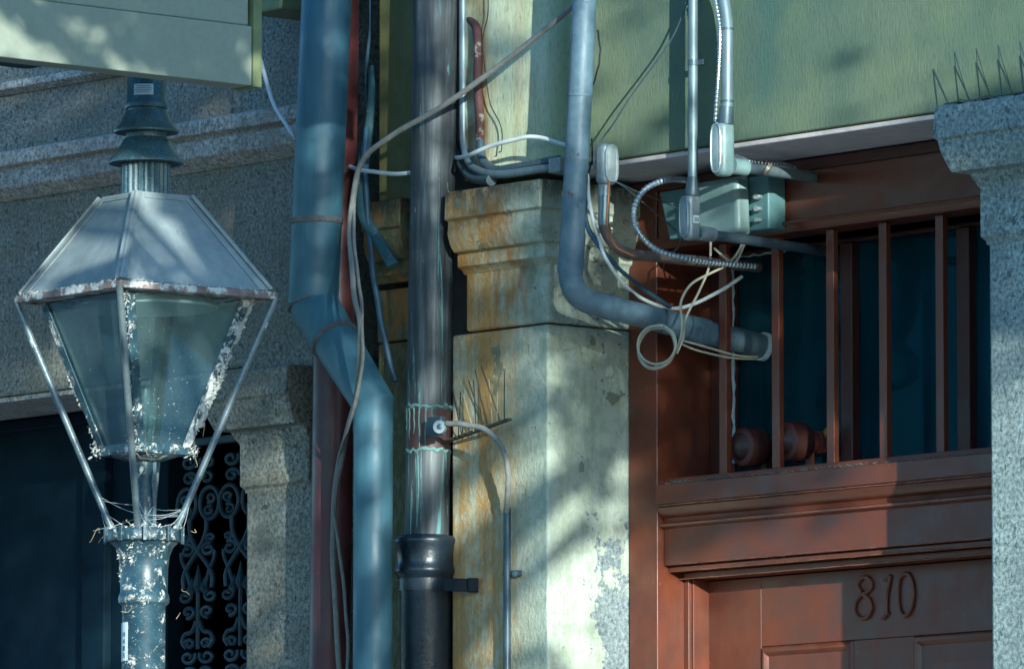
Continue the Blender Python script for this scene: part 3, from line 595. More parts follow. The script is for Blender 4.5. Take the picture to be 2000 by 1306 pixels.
# dark pipes hugging the copper stack
def tubeth(name, mat, pts, r, label, cat, n=8, seg=10, smooth_path=True, group=None):
    P = smoothpts(pts, n) if smooth_path else pts
    if smooth_path:
        f_ = [random.uniform(.25, .9) for _ in range(6)]; ph = [random.random()*6 for _ in range(6)]
        P = [p + Vector((sum(math.sin(i*f_[j]+ph[j]) for j in (0, 1)), sum(math.sin(i*f_[j]+ph[j]) for j in (2, 3)), sum(math.sin(i*f_[j]+ph[j]) for j in (4, 5))))*min(.0006, r*.2) for i, p in enumerate(P)]
    o = MB().tube(P, r, seg).build(name, mat, None, smooth=True); return tag(o, label, cat, group)
tubeth('steel_conduit', M['galv_d'], fillet(YY([(868, -250, .035), (868, 250, .035), (915, 348, .0), (960, 352, -.045)]), .09), 11*.00108, 'dark steel conduit close against the right side of the copper stack', 'conduit', smooth_path=False, seg=16)
cB = thing('steel_conduit', atY(905, 200, .0), 'shiny vertical steel conduit bending along the top of the stained capital', 'conduit')
MB().tube(fillet(YY([(903, -250, 0), (905, 318, 0), (960, 345, -.05), (1088, 326, -.05)]), .07), 8*.00107, 16).build('tube', M['galv'], cB, smooth=True)
q = atY(1096, 324, -.05); MB().box(q.x-.018, q.x+.018, q.y-.02, q.y+.02, q.z-.016, q.z+.016).build('coupling_box', M['alu'], cB, bevel=.004)
tubeth('steel_conduit', M['galv_d'], fillet(YY([(938, 275, -.02), (940, 312, -.025), (965, 335, -.035), (1060, 318, -.035), (1092, 312, -.035)]), .04), 9*.00107, 'short dull conduit curving just above the shiny one on the capital', 'conduit', smooth_path=False, seg=14)
tubeth('red_pipe', M['red_old'], YY([(905, -250, .03), (907, 0, .02), (932, 60, -.005), (934, 160, -.012), (938, 290, -.012)]), 9*.00107, 'thin flaking red pipe descending between the conduit and the stained frieze', 'pipe', seg=14)
tubeth('thin_wire', M['black'], YY([(952, -60, -.012), (953, 25, -.012), (943, 80, -.01), (950, 160, -.014), (960, 210, -.012), (978, 245, -.01), (980, 290, -.014), (974, 298, -.012)]), .0012, 'thin black wire wriggling down the pale stained frieze', 'wire', seg=6)

# big grey drain pipe
dr = thing('drain_pipe', atY(1113, 575, -.1), 'stout grey drain pipe dropping from above and turning into the transom window', 'pipe')
dpp = fillet([atY(1150, -250, -.09), atY(1138, 90, -.09), atY(1118, 470, -.09), atY(1112, 580, -.09), atY(1495, 678, Y2+.0)], [.1, .1, .1, .075], 10)
rd = 24*mpp(atY(1113, 575, -.1))
MB().tube(dpp, rd, 32).build('pipe', M['pipe'], dr, smooth=True)
def sleeve(a, b_, k, mat=None, nm='sleeve'):
    MB().tube([a, b_], rd*k, 32).build(nm, mat or M['pipe'], dr, smooth=True)
v0, v1 = atY(1138, 90, -.09), atY(1118, 470, -.09); lv = lambda y: v0.lerp(v1, (y-90)/380)
sleeve(lv(183), lv(189), 1.06, nm='collar'); sleeve(lv(306), lv(312), 1.05, nm='collar'); sleeve(lv(455), atY(1114, 535, -.09), 1.07, nm='elbow_socket')
h0, h1 = atY(1112, 580, -.09), atY(1495, 678, Y2); lh = lambda x: h0.lerp(h1, (x-1112)/383)
sleeve(lh(1185), lh(1200), 1.06, nm='collar'); sleeve(lh(1325), lh(1355), 1.05, nm='collar'); sleeve(lh(1362), lh(1378), 1.1, nm='collar'); sleeve(lh(1432), lh(1490), 1.03, M['galv'], 'end_sleeve'); sleeve(lh(1487), lh(1495), 1.2, M['silicone'], 'flange')
for x in (1288, 1338): sleeve(lh(x), lh(x+2.2), 1.05, M['galv_d'], 'tie')

# ------------------------------------------------------------------ conduit runs with bodies
def lb(name, parent, c, hx, hy, hz, cover, mat, cmat):
    MB().box(c.x-hx, c.x+hx, c.y-hy, c.y+hy, c.z-hz, c.z+hz).build('conduit_body', mat, parent, bevel=min(hx,hy)*.75, segs=4)
    # oval cover plate with rim
    n = 28; ring = lambda k, o: [(math.copysign(abs(math.cos(t))**.7, math.cos(t))*k, math.copysign(abs(math.sin(t))**.55, math.sin(t))) for t in [2*math.pi*i/n for i in range(n)]]
    rg = []
    w_ = (hx if cover == 'front' else hy)*.86; h_ = hz*.9
    for k, o in ((1., -.004), (1., .002), (.93, .0035), (.8, .0035), (.74, .0015), (.6, .0022), (.3, .003)):
        if cover == 'front': rg.append([Vector((c.x+x*w_*k, c.y-hy-o, c.z+z*(h_-w_*(1-k)))) for x, z in ring(1, 0)])
        else: rg.append([Vector((c.x+hx+o, c.y+x*w_*k, c.z+z*(h_-w_*(1-k)))) for x, z in ring(1, 0)])
    MB().loft(rg).build('cover', cmat, parent, smooth=True)
# A: left body
A = thing('conduit_run', atY(1184, 320, -.06), 'conduit with a scratched bright cover beside the drain pipe and a rusty tube below', 'conduit')
ac = atY(1184, 321, -.06); lb('a', A, ac, .017, .02, .043, 'side', M['alu'], M['cover'])
ap = fillet(YY([(1180, 362, -.06), (1179, 455, -.06), (1215, 495, -.02), (1482, 522, Y1+.14)]), [.05, .06], 8)
MB().tube(ap, 10.5*.00106, 18).build('tube', M['rustpipe'], A, smooth=True)
MB().tube([atY(1180, 360, -.06), atY(1180, 384, -.06)], [.0125, .0135], 18).build('nut', M['alu'], A, smooth=True)
MB().tube([atY(1180, 384, -.06), atY(1179, 440, -.06)], .0118, 18).build('sleeve', M['galv'], A, smooth=True)
# B: middle
B = thing('conduit_run', atY(1353, 200, -.04), 'straight steel conduit on the green beam ending in a weathered body with paper tag', 'conduit')
bt, bb = atY(1354, -250, -.04), atY(1353, 372, -.04)
MB().tube([bt, bb], 9.3*.00105, 20).build('tube', M['galv'], B, smooth=True)
MB().tube([atY(1353.5, 345, -.04), atY(1352, 372, -.04), atY(1351, 380, -.04)], [.0105, .0145, .015], 20).build('coupling', M['galv_d'], B, smooth=True)
q = atY(1354, 123, -.04); MB().tube([q+Vector((0,0,-.006)), q+Vector((0,0,.006))], .0112, 20).box(q.x, q.x+.024, q.y+.004, q.y+.012, q.z-.005, q.z+.005).build('strap', M['galv_d'], B)
bc = atY(1349, 425, -.04); lb('b', B, bc, .016, .0175, .0465, 'front', M['alu'], M['alu'])
MB().tube([atY(1368, 455, -.025), atY(1392, 459, .01)], .0145, 20).build('coupling', M['alu'], B, smooth=True)
MB().tube([atY(1362, 455, -.03), atY(1560, 483, .24), atY(1618, 492, Y2-.014)], 9.6*.00106, 20).build('outlet_tube', M['galv_d'], B, smooth=True)
MB().box(bc.x+.0165, bc.x+.0185, bc.y-.009, bc.y+.007, bc.z-.013, bc.z+.003).build('tag_label', M['paper'], B)
m = MB()
for k in range(4): m.box(bc.x+.0184, bc.x+.019, bc.y-.006+k*.003, bc.y-.0048+k*.003, bc.z-.01, bc.z-.001)
m.build('print', M['ink'], B)
# C: right, curved at the top
Cc = thing('conduit_run', atY(1420, 150, -.05), 'bowed thicker conduit on the green beam ending in a clean grey body with oval cover', 'conduit')
MB().tube(fillet(YY([(1330, -120, -.05), (1408, -30, -.05), (1421, 40, -.05), (1420, 215, -.05)]), [.1, .1]), 11.5*.00105, 20).build('tube', M['galv'], Cc, smooth=True)
for y in (57, 198): MB().tube([atY(1420.5, y-2, -.05), atY(1420.5, y+2, -.05)], .0135, 20).build('tie', M['galv_d'], Cc, smooth=True)
MB().tube([atY(1419, 208, -.05), atY(1418, 228, -.05), atY(1417, 242, -.05)], [.014, .0155, .0165], 20).build('coupling', M['galv_d'], Cc, smooth=True)
cc = atY(1413, 291, -.05); lb('c', Cc, cc, .019, .0195, .056, 'front', M['box'], M['cover'])
MB().tube([atY(1430, 324, -.035), atY(1458, 328, .0)], .0165, 20).build('coupling', M['box'], Cc, smooth=True)
MB().tube([atY(1435, 325, -.03), atY(1590, 346, Y1)], 10.5*.00105, 20).build('outlet_tube', M['galv'], Cc, smooth=True)
q = atY(1498, 331, .05); MB().tube([q+Vector((-.002,0,.002)), q+Vector((.002,.004,-.002))], .0128, 20).build('clip', M['brass'], Cc, smooth=True)
# flexible conduits
def flex(name, pts, r, label):
    P = resample(smoothpts(pts, 14), .0022); rr = [r*(1+.13*(1 if (i//2) % 2 else -1)) for i in range(len(P))]
    return tag(MB().tube(P, rr, 12).build(name, M['flex'], None, smooth=False), label, 'conduit')
flex('flexible_conduit', YY([(1342, 352, .12), (1300, 352, .03), (1258, 372, -.02), (1238, 412, -.03), (1246, 450, -.03), (1280, 486, .0), (1340, 505, .06), (1400, 513, .14), (1478, 520, .24)]), .0057, 'silvery corrugated steel conduit looping beside the grey electrical box')
flex('flexible_conduit', YY([(1436, 306, -.0), (1455, 313, .05), (1490, 319, .1), (1530, 322, .16), (1552, 330, .2)]), .0052, 'short corrugated steel conduit above the outlet tube under the soffit')
flex('flexible_conduit', YY([(1392, -30, -.06), (1399, 10, -.06), (1406, 60, -.065), (1404, 130, -.065), (1400, 190, -.065), (1397, 238, -.06)]), .0038, 'thin corrugated steel conduit following the bowed conduit down the beam')
# electrical box
eb = thing('electrical_box', atY(1400, 465, .15), 'grey enamelled electrical box with side latches below the green beam', 'electrical box')
def quadbox(name, c4, Yf_, Yk, mat, bev, parent):
    a = [atY(x, y, Yf_) for x, y in c4]; b_ = [Vector((v.x, Yk, v.z)) for v in a]
    return MB().hexa(b_, a).build(name, mat, parent, bevel=bev, segs=3)
quadbox('back_plate', [(1307, 468), (1501, 447), (1500, 339), (1287, 376)], Y1-.05, Y1-.001, M['box_d'], .004, eb)
quadbox('cover', [(1350, 465), (1442, 453), (1438, 346), (1338, 363)], Y1-.09, Y1-.051, M['box'], .012, eb)
quadbox('cover_rim', [(1352, 470), (1458, 457), (1454, 342), (1340, 361)], Y1-.062, Y1-.0505, M['box'], .004, eb)
for py, k in ((384, 1.1), (408, 1), (430, .8)):
    q = atY(1480, py, Y1-.058); MB().lathe([(.004, -.012), (.0062*k, -.006), (.0062*k, .005), (.006*k, .009), (.003, .009)], q, 14, Vector((.3, -1, 0))).box(q.x-.014, q.x+.009, q.y-.004, q.y+.004, q.z-.003, q.z+.003).build('latch', M['alu'], eb, bevel=.001)
# ------------------------------------------------------------------ wires
tubeth('cable', M['greyc'], YY([(1185, -60, -.05), (1123, 8, -.06), (1040, 78, -.075), (960, 140, -.09), (860, 210, -.1), (770, 262, -.12), (715, 305, -.13), (693, 360, -.13), (684, 450, -.14), (690, 560, -.24), (703, 640, -.25), (698, 760, -.22), (672, 870, -.13), (655, 960, -.11), (650, 1060, -.105), (656, 1200, -.105), (664, 1330, -.105)]), 5.5*.00108, 'grey cable strung up from the downspouts to the drain pipe across the copper stack', 'cable', seg=9)
tubeth('cable', M['greyc'], YY([(700, 345, -.12), (690, 420, -.13), (697, 520, -.19), (706, 600, -.24), (708, 700, -.25), (690, 800, -.21), (660, 900, -.12), (652, 1000, -.11), (668, 1110, -.1), (678, 1230, -.1), (679, 1330, -.1)]), 3.4*.00108, 'thinner grey cable hanging slack in front of the maroon downspout', 'cable', seg=8)
tubeth('cable', M['navy'], YY([(716, 250, -.02), (713, 340, -.05), (722, 470, -.06), (735, 570, -.06), (750, 660, -.06), (772, 745, -.05)]), 6*.00108, 'dark teal cable hanging down beside the pier stones left of the copper stack', 'cable', seg=9)
P = smoothpts(YY([(727, 130, .02), (724, 215, .0), (716, 280, -.02), (706, 345, -.05), (703, 385, -.06), (715, 430, -.06), (740, 470, -.05), (768, 518, -.045)]), 6)
tag(MB().tube(P, [(.007+.006*min(1, i/20), .006) for i in range(len(P))], 10, flat=(.65,.75,0)).build('metal_strap', M['strap'], None, smooth=True), 'peeling teal metal strap bent out beside the dark gap between the downspouts and pier', 'strap')
tubeth('cable', M['white'], YY([(486, -90, -.1), (494, 20, -.1), (508, 110, -.1), (536, 205, -.1), (572, 262, -.12), (598, 285, -.06), (625, 305, .0), (672, 322, -.03), (705, 332, -.07), (745, 338, -.07), (802, 337, -.05), (850, 322, .05), (880, 312, .03), (915, 303, -.06), (965, 284, -.07), (1015, 270, -.07), (1060, 270, -.06), (1104, 284, -.06), (1125, 300, -.05)]), 4.2*.00108, 'white cable looping from the canopy behind the blue downspout and copper stack', 'cable', seg=9)
tubeth('cable', M['white'], YY([(1148, 340, -.06), (1152, 400, -.07), (1165, 455, -.06), (1185, 505, -.05), (1220, 558, .02), (1260, 585, .09), (1305, 602, .14), (1350, 595, .18), (1400, 572, .22), (1450, 540, .27)]), 3.6*.00106, 'white cable sagging from the drain pipe down to the transom bars', 'cable', seg=9)
tubeth('cable', M['navy'], YY([(1140, 400, -.07), (1150, 450, -.07), (1170, 480, -.06), (1215, 530, 0), (1262, 568, .08), (1310, 600, .14)]), 4.2*.00106, 'dark blue cable crossing above the white one below the conduit bodies', 'cable', seg=9)
tubeth('thin_wire', M['orange'], YY([(1190, 352, -.083), (1187, 400, -.083), (1186, 440, -.08), (1196, 472, -.06), (1216, 490, -.04), (1238, 500, -.02)]), .0022, 'bright orange bare wire running down beside the rusty conduit tube', 'wire', seg=8)
tubeth('thin_wire', M['galv_d'], YY([(1365, -60, -.02), (1330, 38, -.03), (1290, 110, -.04), (1235, 185, -.05), (1195, 245, -.06), (1168, 285, -.08), (1160, 305, -.08), (1162, 330, -.075)]), .0017, 'thin grey wire slanting across the green beam to the scratched conduit body', 'wire', seg=7)
tubeth('thin_wire', M['black'], YY([(1167, 60, -.02), (1172, 95, -.03), (1170, 125, -.03), (1158, 165, -.03), (1140, 180, -.04)]), .002, 'short black wire bulging out right of the drain pipe', 'wire', seg=7)
for k, (pts, r, lab) in enumerate([
    ([(1188, 348, -.03), (1215, 362, .0), (1255, 395, .06), (1300, 432, .14), (1340, 470, .19)], .0016, 'thin pale wire slanting behind the corrugated loop towards the electrical box'),
    ([(1196, 352, -.02), (1240, 372, .03), (1290, 392, .1), (1330, 410, .15)], .0012, 'thin wire running nearly level from the scratched conduit body to the electrical box'),
    ([(1330, 468, .16), (1322, 486, .17), (1305, 500, .17), (1296, 520, .18), (1300, 545, .19)], .0016, 'short dark wire dangling under the electrical box beside the corrugated loop'),
    ([(1148, 350, -.05), (1146, 420, -.06), (1155, 452, -.055), (1180, 490, -.04), (1205, 540, .0), (1250, 590, .07)], .0022, 'thin dark wire hugging the right side of the drain pipe'),
    ([(1155, 270, -.05), (1157, 310, -.045), (1150, 340, -.045), (1152, 380, -.05)], .0018, 'short dark wire hooked between the drain pipe and the scratched conduit body'),
    ([(724, -60, .03), (722, 60, .03), (716, 150, .02), (718, 260, .01), (706, 330, -.02)], .0035, 'dark teal cable inside the gap between the downspouts and the pier')]):
    tubeth('thin_wire' if k < 5 else 'cable', M['galv_d'] if k < 2 else M['black'] if k < 5 else M['navy'], YY(pts), r, lab, 'wire' if k < 5 else 'cable', seg=7)
# beige twin flex with a coil
cw = thing('coiled_wire', atY(1285, 690, .1), 'beige twin wire tied in a coil under the drain pipe', 'wire')
P = YY([(1450, 476, .2), (1436, 500, .19), (1415, 520, .17), (1385, 535, .14), (1350, 555, .1), (1330, 590, .08), (1332, 630, .07), (1328, 665, .07), (1310, 700, .06), (1280, 716, .05)])
def loopc(cx, cy, a, b_, Y, ph, n, tilt): return [(cx + a*math.cos(ph+2*math.pi*k/n), cy + b_*math.sin(ph+2*math.pi*k/n) + tilt*math.cos(ph+2*math.pi*k/n), Y) for k in range(n)]
MB().tube(smoothpts(P, 8), .0026, 8).build('strand', M['beige'], cw, smooth=True)
P = YY([(1454, 478, .205), (1440, 508, .19), (1430, 512, .18), (1412, 500, .16), (1395, 485, .15)]); MB().tube(smoothpts(P, 8), .0024, 8).build('strand', M['beige'], cw, smooth=True)
P = YY([(1388, 470, .15), (1385, 520, .14), (1365, 570, .12), (1340, 620, .09), (1334, 660, .07), (1322, 690, .06)]); MB().tube(smoothpts(P, 8), .0025, 8).build('strand', M['beige'], cw, smooth=True)
cps = []
random.seed(8)
for L in range(4):
    cps += loopc(1284+random.uniform(-3,3), 676+random.uniform(-3,4), 40+random.uniform(-5,3), 39+random.uniform(-5,4), .055-.005*L, -.6, 9, -3+random.uniform(-3,3))
MB().tube(smoothpts(YY(cps), 6), .0024, 8).build('coil', M['beige'], cw, smooth=True)
P = YY([(1325, 663, .07), (1360, 672, .11), (1395, 682, .16), (1440, 694, .22), (1480, 697, .28)]); MB().tube(smoothpts(P, 6), .0024, 8).build('strand', M['beige'], cw, smooth=True)
P = YY([(1325, 668, .07), (1350, 680, .1), (1385, 690, .15), (1430, 699, .21), (1478, 701, .28)]); MB().tube(smoothpts(P, 6), .0022, 8).build('strand', M['beige'], cw, smooth=True)
# ground clamp, ground cable, small conduit
gc = thing('ground_clamp', copY(833)+Vector((.01, -rc, 0)), 'small bolted clamp with a pale ring gripping the copper stack', 'clamp')
q = atY(852, 832, YC-rc-.006); MB().obox(q, Vector((1,0,0)), Vector((0,1,0)), Vector((0,0,1)), .023, .007, .02).build('bracket', M['galv_d'], gc, bevel=.003)
q2 = atY(861, 834, YC-rc-.022); MB().lathe([(.007, .0), (.0135, .0), (.0145, .004), (.0135, .012), (.007, .012)], q2, 22, Vector((.55,-.8,0))).build('ring', M['cover'], gc, smooth=True)
MB().lathe([(.0005, -.012), (.006, -.011), (.0065, .012), (.0005, .014)], q2, 6, Vector((.55,-.8,0))).build('bolt', M['galv_d'], gc)
tubeth('ground_cable', M['greyc'], YY([(872, 826, -.1), (905, 828, -.09), (945, 838, -.08), (972, 860, -.07), (988, 895, -.055), (993, 935, -.045), (991, 965, -.035), (990, 1000, -.025)]), 5.6*.00106, 'grey braided cable arching from the copper stack clamp down to a narrow conduit', 'cable', seg=10)
gcd = thing('narrow_conduit', atY(990, 1150, -.022), 'narrow grey conduit strapped up the stained pier below the arching cable', 'conduit')
a = atY(990.5, 992, -.022); e = a.copy(); e.z = 0.0; MB().tube([a, e], 7.3*.00106, 16).build('tube', M['galv_d'], gcd, smooth=True)
q = atY(991, 1119, -.02); MB().box(q.x-.014, q.x+.026, q.y+.004, q.y+.019, q.z-.006, q.z+.006).tube([q+Vector((0,0,-.006)), q+Vector((0,0,.006))], .0095, 16).build('strap', M['galv_d'], gcd, bevel=.001)
q = atY(1004, 1120, -.022); MB().lathe([(.001, -.004), (.006, -.002), (.007, .003)], q, 12, Vector((0,1,0))).build('screw', M['galv'], gcd, smooth=True)

# ------------------------------------------------------------------ bird spikes
sp = thing('bird_spikes', atY(935, 840, -.03), 'bird spikes on a grimy strip across the stained pier beside the copper stack', 'bird spikes')
pa, pe = atY(996, 818, -.045), atY(872, 862, -.02)
dd = (pe-pa).normalized(); MB().obox((pa+pe)/2, dd, Vector((0,1,0)), dd.cross(Vector((0,1,0))), (pe-pa).length/2, .007, .0028).build('base_strip', M['spike_b'], sp, bevel=.002)
for i, ((x0, y0), (x1, y1)) in enumerate([((985,822),(985,728)), ((978,826),(940,715)), ((962,830),(955,740)), ((951,834),(928,722)), ((945,836),(915,742)), ((930,842),(925,742)), ((925,842),(893,733)), ((912,846),(898,775)), ((902,850),(882,752)), ((895,852),(900,765)), ((970,828),(972,765))]):
    MB().tube([atY(x0, y0, -.04), atY(x1, y1, -.07+.02*(i % 3))], .0011, 6).build('spike', M['straw'] if i % 4 == 2 else M['spike'], sp, smooth=True)
sr = thing('bird_spikes', Vector((XR+.1, -.05, zr)), 'row of thin bird spikes on top of the granite capital', 'bird spikes')
MB().box(XR-.055, 2.4, -.05, -.02, zr-.002, zr+.006).build('base_strip', M['spike_b'], sr, bevel=.002)
sp0 = None; rows = []
for k in range(9):
    xx = XR - .04 + k*.06
    for dx, dy, h in ((.004, -.008, .1), (.026, .0, .1), (.04, .055, .085)):
        b0 = Vector((xx, -.035, zr+.004)); b1 = b0 + Vector((dx if dx < 0 else 0, -.005 if dx < 0 else 0, h+.0))
        top = b0 + Vector((-.002, -.012, h)); foot = b0 + Vector((dx, dy, 0 if dy < .05 else .004))
        MB().tube([foot, top if dy < .05 else foot + Vector((-.02, .03, h))], .0009, 5).build('spike', M['spike'], sr, smooth=True)
d = MB(); random.seed(4)
for k in range(300):
    x = random.uniform(XR-.06, 2.2); y = random.uniform(-.065, -.005); r = random.uniform(.003, .009)
    d.lathe([(r, 0), (r*.8, r*.5), (r*.1, r*.8)], (x, y, zr-.001), 6)
d.build('moss', M['spike_b'], sr, smooth=True)['kind'] = 'stuff'

# ------------------------------------------------------------------ canopy beam, upper left
Xf = atD(285, 140, 12.9).x
cbm = thing('canopy_beam', atX(285, 150, Xf), 'pale green painted canopy beam jutting in front of the lantern top', 'beam')
e1 = atX(492, 168, Xf); e0 = atX(-200, 89, Xf)
zlow = e1.z
MB().box(Xf-.05, Xf, e0.y-.6, e1.y, zlow, zlow+.105).build('fascia', M['canopy'], cbm, bevel=.002)
MB().box(Xf-.05, Xf-.004, e0.y-.6, e1.y-.004, zlow+.1055, zlow+.7).build('upper_board', M['canopy'], cbm, bevel=.004)
MB().box(Xf-.056, Xf+.004, e1.y+.0005, atX(509, 172, Xf).y, zlow-.002, zlow+.7).build('end_trim', M['canopy_e'], cbm, bevel=.002)
e2 = atX(82, 125, Xf-.12)
MB().box(Xf-.16, Xf-.06, e0.y-.6, e2.y, zlow+.012, zlow+.05).build('bracket', M['iron'], cbm, bevel=.003)
MB().box(-6, Xf-.051, -2.7, -.9, zlow+.62, zlow+.68).build('shade_deck', M['canopy'], cbm)  # unseen deck overhead, added to keep sky light off the upper facade
q0, q1 = atY(498, 38, -.12), atY(562, 20, -.12)
gut = MB().box(q0.x, q1.x, -.14, -.001, q1.z, q1.z+.5).build('gutter_box', M['canopy_e'], None, bevel=.006); tag(gut, 'olive painted gutter box high on the granite wall beside the blue downspout', 'gutter')

# ------------------------------------------------------------------ street lamp
DL = 13.3
LC = atD(284, 580, DL); LX, LY = LC.x, LC.y
def lz(py):
    d_ = ray(284, py); t = ((LX-CAM.x)*fwd.x+(LY-CAM.y)*fwd.y)/(fwd.x*d_.x+fwd.y*d_.y); return CAM.z + d_.z*t
SL = DL/F
hr = Vector((rgt.x, rgt.y, 0)); hd = Vector((-math.sin(YAW), math.cos(YAW), 0)); TH = R(8.3)
cdirs = [(-hr*math.sin(TH) - hd*math.cos(TH)), (hr*math.cos(TH) - hd*math.sin(TH)), (hr*math.sin(TH) + hd*math.cos(TH)), (-hr*math.cos(TH) + hd*math.sin(TH))]  # front,right,back,left
LO = Vector((LX, LY, 0))
def cor_(k, h, z): return LO + cdirs[k % 4]*h + Vector((0, 0, z))
lampt = thing('street_lamp', LO, 'old four sided lantern street lamp with a tiered chimney and white bird droppings', 'street lamp')
# post
zcol0, zcol1 = lz(1060), lz(1033)
MB().lathe([(.13, 0), (.13, .1), (.1, .16), (.085, .5), (.07, .6), (.062, .7), (.05, .8), (42*SL, 1.0), (42*SL, lz(1185)), (44*SL, lz(1180))], LO, 40).build('post', M['lampd'], lampt, smooth=True)
MB().lathe([(44*SL, lz(1182)), (49*SL, lz(1177)), (50*SL, lz(1168)), (48*SL, lz(1160)), (46*SL, lz(1156)), (47*SL, lz(1110)), (50*SL, lz(1085)), (57*SL, lz(1068)), (66*SL, zcol0)], LO, 40).build('post_capital', M['lampd'], lampt, smooth=True)
MB().lathe([(64*SL, zcol0+.0005), (74*SL, zcol0+.002), (75*SL, zcol0+.008), (74*SL, zcol1-.006), (72*SL, zcol1), (20*SL, zcol1)], LO, 10, ang=.3).build('collar', M['lampd'], lampt, bevel=.002)
for k in range(10):
    a = .3 + 2*math.pi*(k+.5)/10
    MB().obox(LO+Vector((math.cos(a)*.0715, math.sin(a)*.0715, (zcol0+zcol1)/2+.001)), Vector((-math.sin(a), math.cos(a), 0)), Vector((math.cos(a), math.sin(a), 0)), Vector((0,0,1)), .0035, .003, .0135).build('collar_lug', M['lampd'], lampt, bevel=.001)
MB().lathe([(17*SL, zcol1-.002), (16*SL, lz(1000)), (14*SL, lz(930)), (18*SL, lz(915)), (18*SL, lz(896))], LO, 20).build('stem', M['lampd'], lampt, smooth=True)
MB().obox(LO + hr*.018 + Vector((0,0,lz(965))), hr, hd, Vector((0,0,1)), .0035, .006, (lz(905)-zcol1)/2).build('gas_pipe', M['lampd'], lampt, bevel=.001)
# support arms
HE = .24; zE = lz(582)
for k in range(4):
    a = cor_(k, HE-.004, zE-.002); b_ = cor_(k, 62*SL, zcol1-.004)
    MB().tube([a, b_], .0062, 12).build('support_arm', M['arm'], lampt, smooth=True)  # arms paler than the lamp paint, with their highlights put into the colour
# eave frame (angle iron) - ring of 4 bars
def eave(parent):
    for k in range(4):
        a, b_ = cor_(k, HE, zE), cor_(k+1, HE, zE); dd = (b_-a).normalized(); inn = Vector((-dd.y, dd.x, 0)); 
        if (LO+Vector((0,0,zE))-a).dot(inn) < 0: inn = -inn
        L = (b_-a).length/2
        MB().obox((a+b_)/2+inn*.0025, dd, inn, Vector((0,0,1)), L, .0025, .0062).obox((a+b_)/2+inn*.02-Vector((0,0,.0042)), dd, inn, Vector((0,0,1)), L-.018, .0172, .002).build('eave_bar', M['rustbar'], parent, bevel=.0012)
eave(lampt)
# roof
HR0, HR1, zr0, zr1 = .226, 89*SL, lz(572), lz(388)
rg = [[cor_(k, h, z) for k in range(4)] for h, z in ((HR0-.004, zr0-.003), (HR0, zr0), (HR1, zr1), (HR1-.002, zr1+.004), (.05, zr1+.006))]
rf = MB().loft(rg).build('roof', M['roof'], lampt)
for k in range(4):
    a, b_ = cor_(k, HR0+.002, zr0+.002), cor_(k, HR1+.003, zr1+.003); dd = (b_-a).normalized(); sd = dd.cross(cdirs[k]).normalized()
    MB().obox((a+b_)/2, dd, sd, dd.cross(sd), (b_-a).length/2, .0095, .002).tube([a, b_], .0042, 8).build('hip_strip', M['roof'], rf, bevel=.0008)
    # folded flanges along the edges of each roof face
    c0, c1, c2, c3 = cor_(k, HR0, zr0), cor_(k+1, HR0, zr0), cor_(k+1, HR1, zr1), cor_(k, HR1, zr1)
    n_ = (c1-c0).cross(c3-c0).normalized(); n_ = n_ if n_.dot(c0-LO-Vector((0,0,zr0-.3))) > 0 else -n_
    ex_ = (c1-c0).normalized(); fl = MB(); o0, o1 = n_*.0006, n_*.0026
    for qa, qb, qc, qd in ((c0, c0+ex_*.024, c3+ex_*.017, c3), (c1-ex_*.024, c1, c2, c2-ex_*.017), (c3+ex_*.0172, c2-ex_*.0172, c2-ex_*.0172+(c1-c2)*.05, c3+ex_*.0172+(c0-c3)*.05)):
        fl.hexa([q+o0 for q in (qa, qb, qc, qd)], [q+o1 for q in (qa, qb, qc, qd)])
    fl.build('flange', M['roof'], rf, bevel=.0007)
# chimney
MBf = MB(); n = 72; rg = []
for z in (zr1-.003, lz(318)):
    rg.append([LO+Vector((math.cos(2*math.pi*i/n), math.sin(2*math.pi*i/n), 0))*(48*SL*(1 if (i % 3) else .93))+Vector((0,0,z)) for i in range(n)])
MBf.loft(rg); chm = MBf.build('fluted_chimney', M['lamp'], lampt, smooth=False)
MB().lathe([(44*SL, lz(316)), (68*SL, lz(322)), (73.5*SL, lz(320)), (74*SL, lz(316)), (70*SL, lz(309)), (60*SL, lz(298)), (51*SL, lz(286)), (46*SL, lz(275)), (40*SL, lz(270)), (40*SL, lz(255))], LO, 48).build('vent_bell', M['lamp'], lampt, smooth=True)
MB().lathe([(38*SL, lz(254)), (58*SL, lz(261)), (63*SL, lz(260)), (63.5*SL, lz(256)), (58*SL, lz(249)), (50*SL, lz(240)), (45*SL, lz(228)), (41*SL, lz(218)), (36*SL, lz(217))], LO, 48).build('vent_bell', M['lamp'], lampt, smooth=True)
nk = MB().lathe([(35*SL, lz(218)), (35*SL, lz(213)), (41*SL, lz(212)), (42*SL, lz(206)), (40*SL, lz(200)), (38.5*SL, lz(198)), (38*SL, lz(125)), (30*SL, lz(112)), (10*SL, lz(105))], LO, 40).build('chimney_cap', M['lamp'], lampt, smooth=True)
